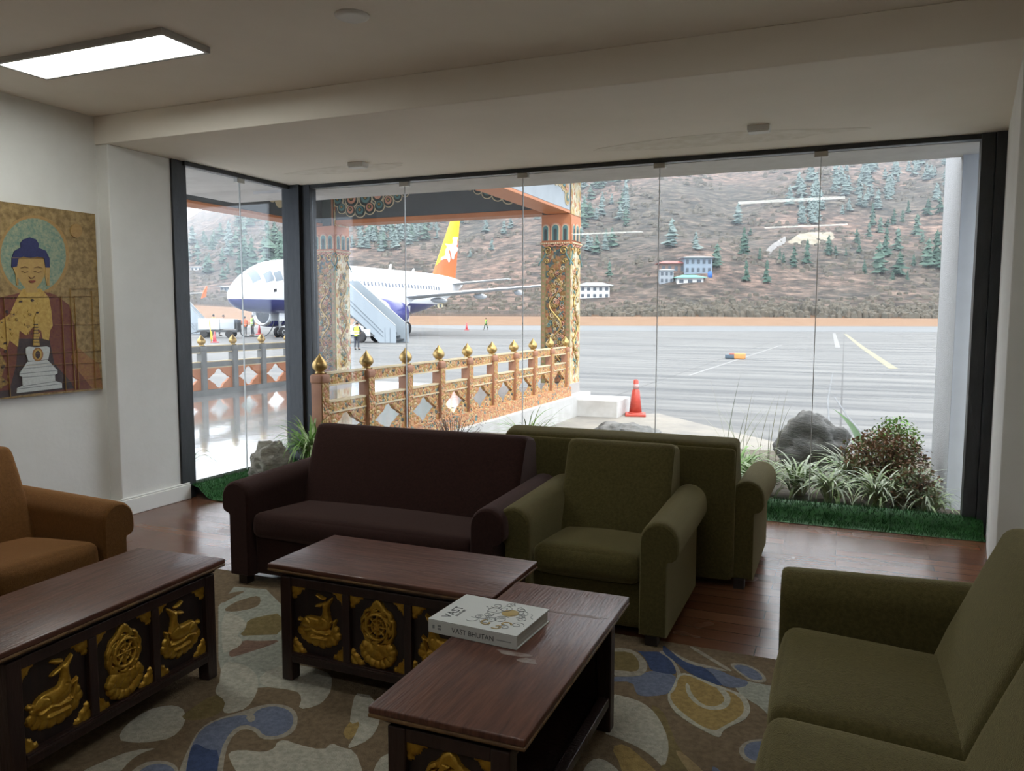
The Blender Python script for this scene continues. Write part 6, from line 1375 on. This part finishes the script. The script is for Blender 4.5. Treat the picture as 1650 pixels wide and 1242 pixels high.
def person(label, p, face, h, vest, legs, arms=None, stride=0., top=None, bend=0., bag=False):
    """face: heading angle of the chest (0 = +x). Local frame: x right, y forward, z up, height 1.75"""
    t = thing('person', label, 'person', p, face-PI/2); s_ = h/1.75; t.scale = (s_, s_, s_)
    J = [((0, 0, .95), (.125, .095)), ((0, bend*.05, 1.15), (.12, .09)), ((0, bend*.12, 1.36), (.15, .10)), ((0, bend*.16, 1.47), (.075, .07)), ((0, bend*.19, 1.53), (.052, .052)), ((0, bend*.22+.015, 1.61), (.078, .092)), ((0, bend*.22+.01, 1.69), (.07, .085)), ((0, bend*.22, 1.745), (.035, .045))]
    E = [(0, 1), (1, 2), (2, 3), (3, 4), (4, 5), (5, 6), (6, 7)]
    pose = arms or ((.25, .02, .82), (.25, .02, .82))
    legj = {}; armj = {}
    for k, sg in enumerate((-1, 1)):
        sh = (sg*.185, bend*.13, 1.40); ha = Vector((sg*pose[k][0], pose[k][1], pose[k][2])); mid = (Vector(sh)+ha)/2+Vector((sg*.05, -.06, -.02)); i = len(J)
        J += [(sh, (.062, .062)), (tuple(mid), .043), (tuple(ha), .030)]; E += [(2, i), (i, i+1), (i+1, i+2)]
        d = (ha-mid).normalized(); side = Vector((0, 1, 0)) if abs(d.y) < .8 else Vector((1, 0, 0)); pc = ha+d*.07; J.append((tuple(pc), (.036, .022))); E.append((i+2, i+3))
        for f_, (o, l_) in enumerate(((-.030, .075), (-.010, .088), (.010, .084), (.028, .066))):
            a = pc+side*o+d*.03; b_ = a+d*l_*.5+Vector((-sg*.006, 0, 0)); J += [(tuple(a), .0105), (tuple(b_), .0095), (tuple(b_+d*l_*.4+Vector((-sg*.018, 0, 0))), .008)]; n0 = len(J)-3; E += [(i+3, n0), (n0, n0+1), (n0+1, n0+2)]
        a = ha+d*.03+side*.035; J += [(tuple(a), .0115), (tuple(a+d*.03+side*.025), .010)]; n0 = len(J)-2; E += [(i+2, n0), (n0, n0+1)]
        armj[sg] = (sh, tuple(mid), tuple(ha))
        st = stride*sg; hip = (sg*.09, 0, .90); kn = (sg*.10, st*.22+.03, .50); an = (sg*.10, st*.40-.02, .10+max(0, -st)*.10); toe = (sg*.115, st*.40+.15, .035+max(0, -st)*.02)
        i = len(J); J += [(hip, .088), (kn, .058), (an, .040), (toe, (.042, .028))]; E += [(0, i), (i, i+1), (i+1, i+2), (i+2, i+3)]; legj[sg] = (hip, kn, an, toe)
    body = skinned('body', t, J, E, K_skin, 0, 1)
    LJ = [((0, 0, .98), (.142, .112))]; LE = []
    for sg in (-1, 1):
        hip, kn, an, toe = legj[sg]; i = len(LJ); LJ += [(hip, .105), (kn, .076), ((an[0], an[1], an[2]+.02), .062)]; LE += [(0, i), (i, i+1), (i+1, i+2)]
    skinned('trousers', t, LJ, LE, legs, 0, 1)
    for sg in (-1, 1):
        an, toe = legj[sg][2:]; skinned('shoe', t, [((an[0], an[1]-.03, an[2]-.04), (.05, .045)), (toe, (.052, .036)), ((toe[0], toe[1]+.06, toe[2]-.004), (.04, .026))], [(0, 1), (1, 2)], K_hair, 0, 1)
    TJ = [((0, 0, .90), (.152, .122)), ((0, bend*.05, 1.15), (.15, .115)), ((0, bend*.12, 1.37), (.175, .125)), ((0, bend*.15, 1.45), (.09, .085))]; TE_ = [(0, 1), (1, 2), (2, 3)]
    for sg in (-1, 1):
        sh, mid, ha = armj[sg]; i = len(TJ); TJ += [(sh, .080), (mid, .060), (tuple(Vector(mid).lerp(Vector(ha), .9)), .045)]; TE_ += [(2, i), (i, i+1), (i+1, i+2)]
    skinned('jacket', t, TJ, TE_, top or legs, 0, 1)
    if vest is not None:
        mb = MB(); rows = []
        for z, rx, ry in ((.86, .178, .150), (.95, .176, .147), (1.05, .172, .142), (1.15, .175, .142), (1.27, .192, .150), (1.38, .205, .152), (1.45, .165, .125), (1.49, .10, .10)):
            yb = bend*max(0, z-1)*.33; rows.append([(rx*math.cos(2*PI*j/24), yb+ry*math.sin(2*PI*j/24), z) for j in range(24)])
        mb.sheet(rows, 0, True, True); v = mb.build('safety_vest', vest, t)
        mb = MB()
        for z0, z1, rx, ry in ((.97, 1.02, .179, .150), (1.12, 1.17, .179, .147)):
            yb = bend*max(0, z0-1)*.33; mb.sheet([[((rx+.004)*math.cos(2*PI*j/24), yb+(ry+.004)*math.sin(2*PI*j/24), z) for j in range(24)] for z in (z0, z1)], 0, True, True)
        mb.build('reflective_stripe', mat('stripe_silver', (.60, .62, .58), .3) if 'stripe_silver' not in MATS else MATS['stripe_silver'], v)
    yb = bend*.22
    mb = MB().blob((0, yb-.012, 1.685), (.088, .102, .088), 16, 10, .08, 3, 2); hair = mb
    hair.v = [(x, y, max(z, 1.60) if y < yb+.02 else max(z, 1.70)) for x, y, z in hair.v]; hair.build('hair', K_hair, t)
    mb = MB()
    for sg in (-1, 1): mb.blob((sg*.03, yb+.098, 1.635), (.012, .006, .007), 8, 6, 0, mi=0); mb.blob((sg*.085, yb+.005, 1.62), (.012, .022, .034), 8, 6, 0, mi=1)
    mb.blob((0, yb+.108, 1.605), (.013, .018, .024), 8, 6, 0, mi=1); mb.blob((0, yb+.098, 1.565), (.025, .007, .007), 8, 6, 0, mi=2); mb.build('face_features', [K_hair, K_skin, mat('lips', (.25, .09, .07), .5) if 'lips' not in MATS else MATS['lips']], t)
    if bag: skinned('shoulder_bag', t, [((.20, -.10, 1.12), (.09, .12)), ((.20, -.10, .92), (.10, .12))], [(0, 1)], K_hair, 0, 1)
    return t
V_yel = mat('vest_lime', (.50, .70, .04), .6); V_or = mat('vest_orange', (.72, .14, .04), .6); V_grn = mat('vest_green_yellow', (.32, .56, .06), .6)
C_navy = mat('cloth_navy', (.03, .035, .05), .8); C_dgrn = mat('cloth_dark_green', (.035, .07, .045), .8); C_grey = mat('cloth_grey', (.06, .065, .075), .8)
VA = math.atan2(FH.y, FH.x)
p = atz(575, 563.5, APR); person('person in a lime vest and dark trousers standing before the boarding stairs, back turned', p, VA-.25, 1.53, V_yel, C_navy, ((.14, .20, 1.12), (.16, .22, 1.10)), .12, bend=.5)
p = atz(783, 531.5, APR); person('person in dark green clothes walking alone across the open apron', p, VA+PI*.75, 1.62, V_grn, C_dgrn, ((.22, .26, 1.05), (.25, -.2, 1.0)), .75, C_dgrn, bag=True)
p = camf((395.5-825)/FPX*73, 73, APR); person('person in an orange vest beside the power cart', p, VA+.6, 1.80, V_or, C_grey, ((.2, .25, 1.1), (.25, .1, .95)), .1, V_or)
p = camf((407.8-825)/FPX*72, 72, APR); person('person in a green yellow vest standing under the airliner nose', p, VA+2.2, 1.92, V_grn, C_navy, None, .1, C_navy)
p = camf((345.5-825)/FPX*72, 72, APR); person('person with a lime vest standing behind the power cart, left of two', p, VA+.4, 1.98, V_yel, C_navy, None, .0, C_navy)
p = camf((354.5-825)/FPX*73, 73, APR); person('person in navy clothes stooping behind the power cart, right of two', p, VA-1.2, 1.92, None, C_navy, None, .0, C_navy, bend=1.6)
# haze: thin air of the valley beyond the apron
m = bpy.data.materials.new('valley_haze'); m.use_nodes = True; nt = m.node_tree; nt.nodes.remove(nt.nodes['Principled BSDF'])
vs_ = nt.nodes.new('ShaderNodeVolumeScatter'); vs_.inputs['Color'].default_value = (.80, .90, 1, 1); vs_.inputs['Density'].default_value = .00055; nt.links.new(vs_.outputs[0], nt.nodes['Material Output'].inputs['Volume'])
hz = MB().prism([tuple(camf(-900, 200)[:2]), tuple(camf(-900, 1150)[:2]), tuple(camf(900, 1150)[:2]), tuple(camf(900, 200)[:2])], -3, 420).build('valley_haze', m); tag(hz, 'thin pale blue haze hanging over the valley and hillside', 'haze', None, 'stuff')
# ================================================================== SKY, LIGHT, CAMERA
w = bpy.data.worlds.new('overcast_sky'); bpy.context.scene.world = w; w.use_nodes = True; nt = w.node_tree; N = nt.nodes; L = nt.links
bg = N['Background']; tc = N.new('ShaderNodeTexCoord'); sp = N.new('ShaderNodeSeparateXYZ'); L.new(tc.outputs['Generated'], sp.inputs['Vector'])
rp = N.new('ShaderNodeValToRGB'); rp.color_ramp.elements[0].position = 0; rp.color_ramp.elements[0].color = (.46, .54, .68, 1); rp.color_ramp.elements[1].position = .6; rp.color_ramp.elements[1].color = (.96, .97, 1.0, 1)
L.new(sp.outputs['Z'], rp.inputs['Fac']); L.new(rp.outputs['Color'], bg.inputs['Color']); bg.inputs['Strength'].default_value = 2.5
su = bpy.data.lights.new('veiled_sun', 'SUN'); su.energy = 1.0; su.angle = R(40); su.color = (1, .97, .93); so = bpy.data.objects.new('veiled_sun', su); COL.objects.link(so); so.rotation_euler = (R(38), R(22), 0)
cam = bpy.data.cameras.new('camera'); cam.sensor_width = 36; cam.lens = FPX/1650*36; cam.clip_end = 3000; cam.clip_start = .05
co = bpy.data.objects.new('camera', cam); COL.objects.link(co)
Mc = Matrix((_r, _u, -_f)).transposed().to_4x4(); Mc.translation = CAM; co.matrix_world = Mc
sc = bpy.context.scene; sc.camera = co
sc.view_settings.view_transform = 'Standard'; sc.view_settings.look = 'None'; sc.view_settings.gamma = 1; sc.view_settings.use_curve_mapping = False; sc.view_settings.exposure = 0.92
sc.cycles.max_bounces = 8; sc.cycles.diffuse_bounces = 5; sc.cycles.glossy_bounces = 4; sc.cycles.transparent_max_bounces = 16; sc.cycles.sample_clamp_indirect = 6
sc.cycles.use_denoising = True
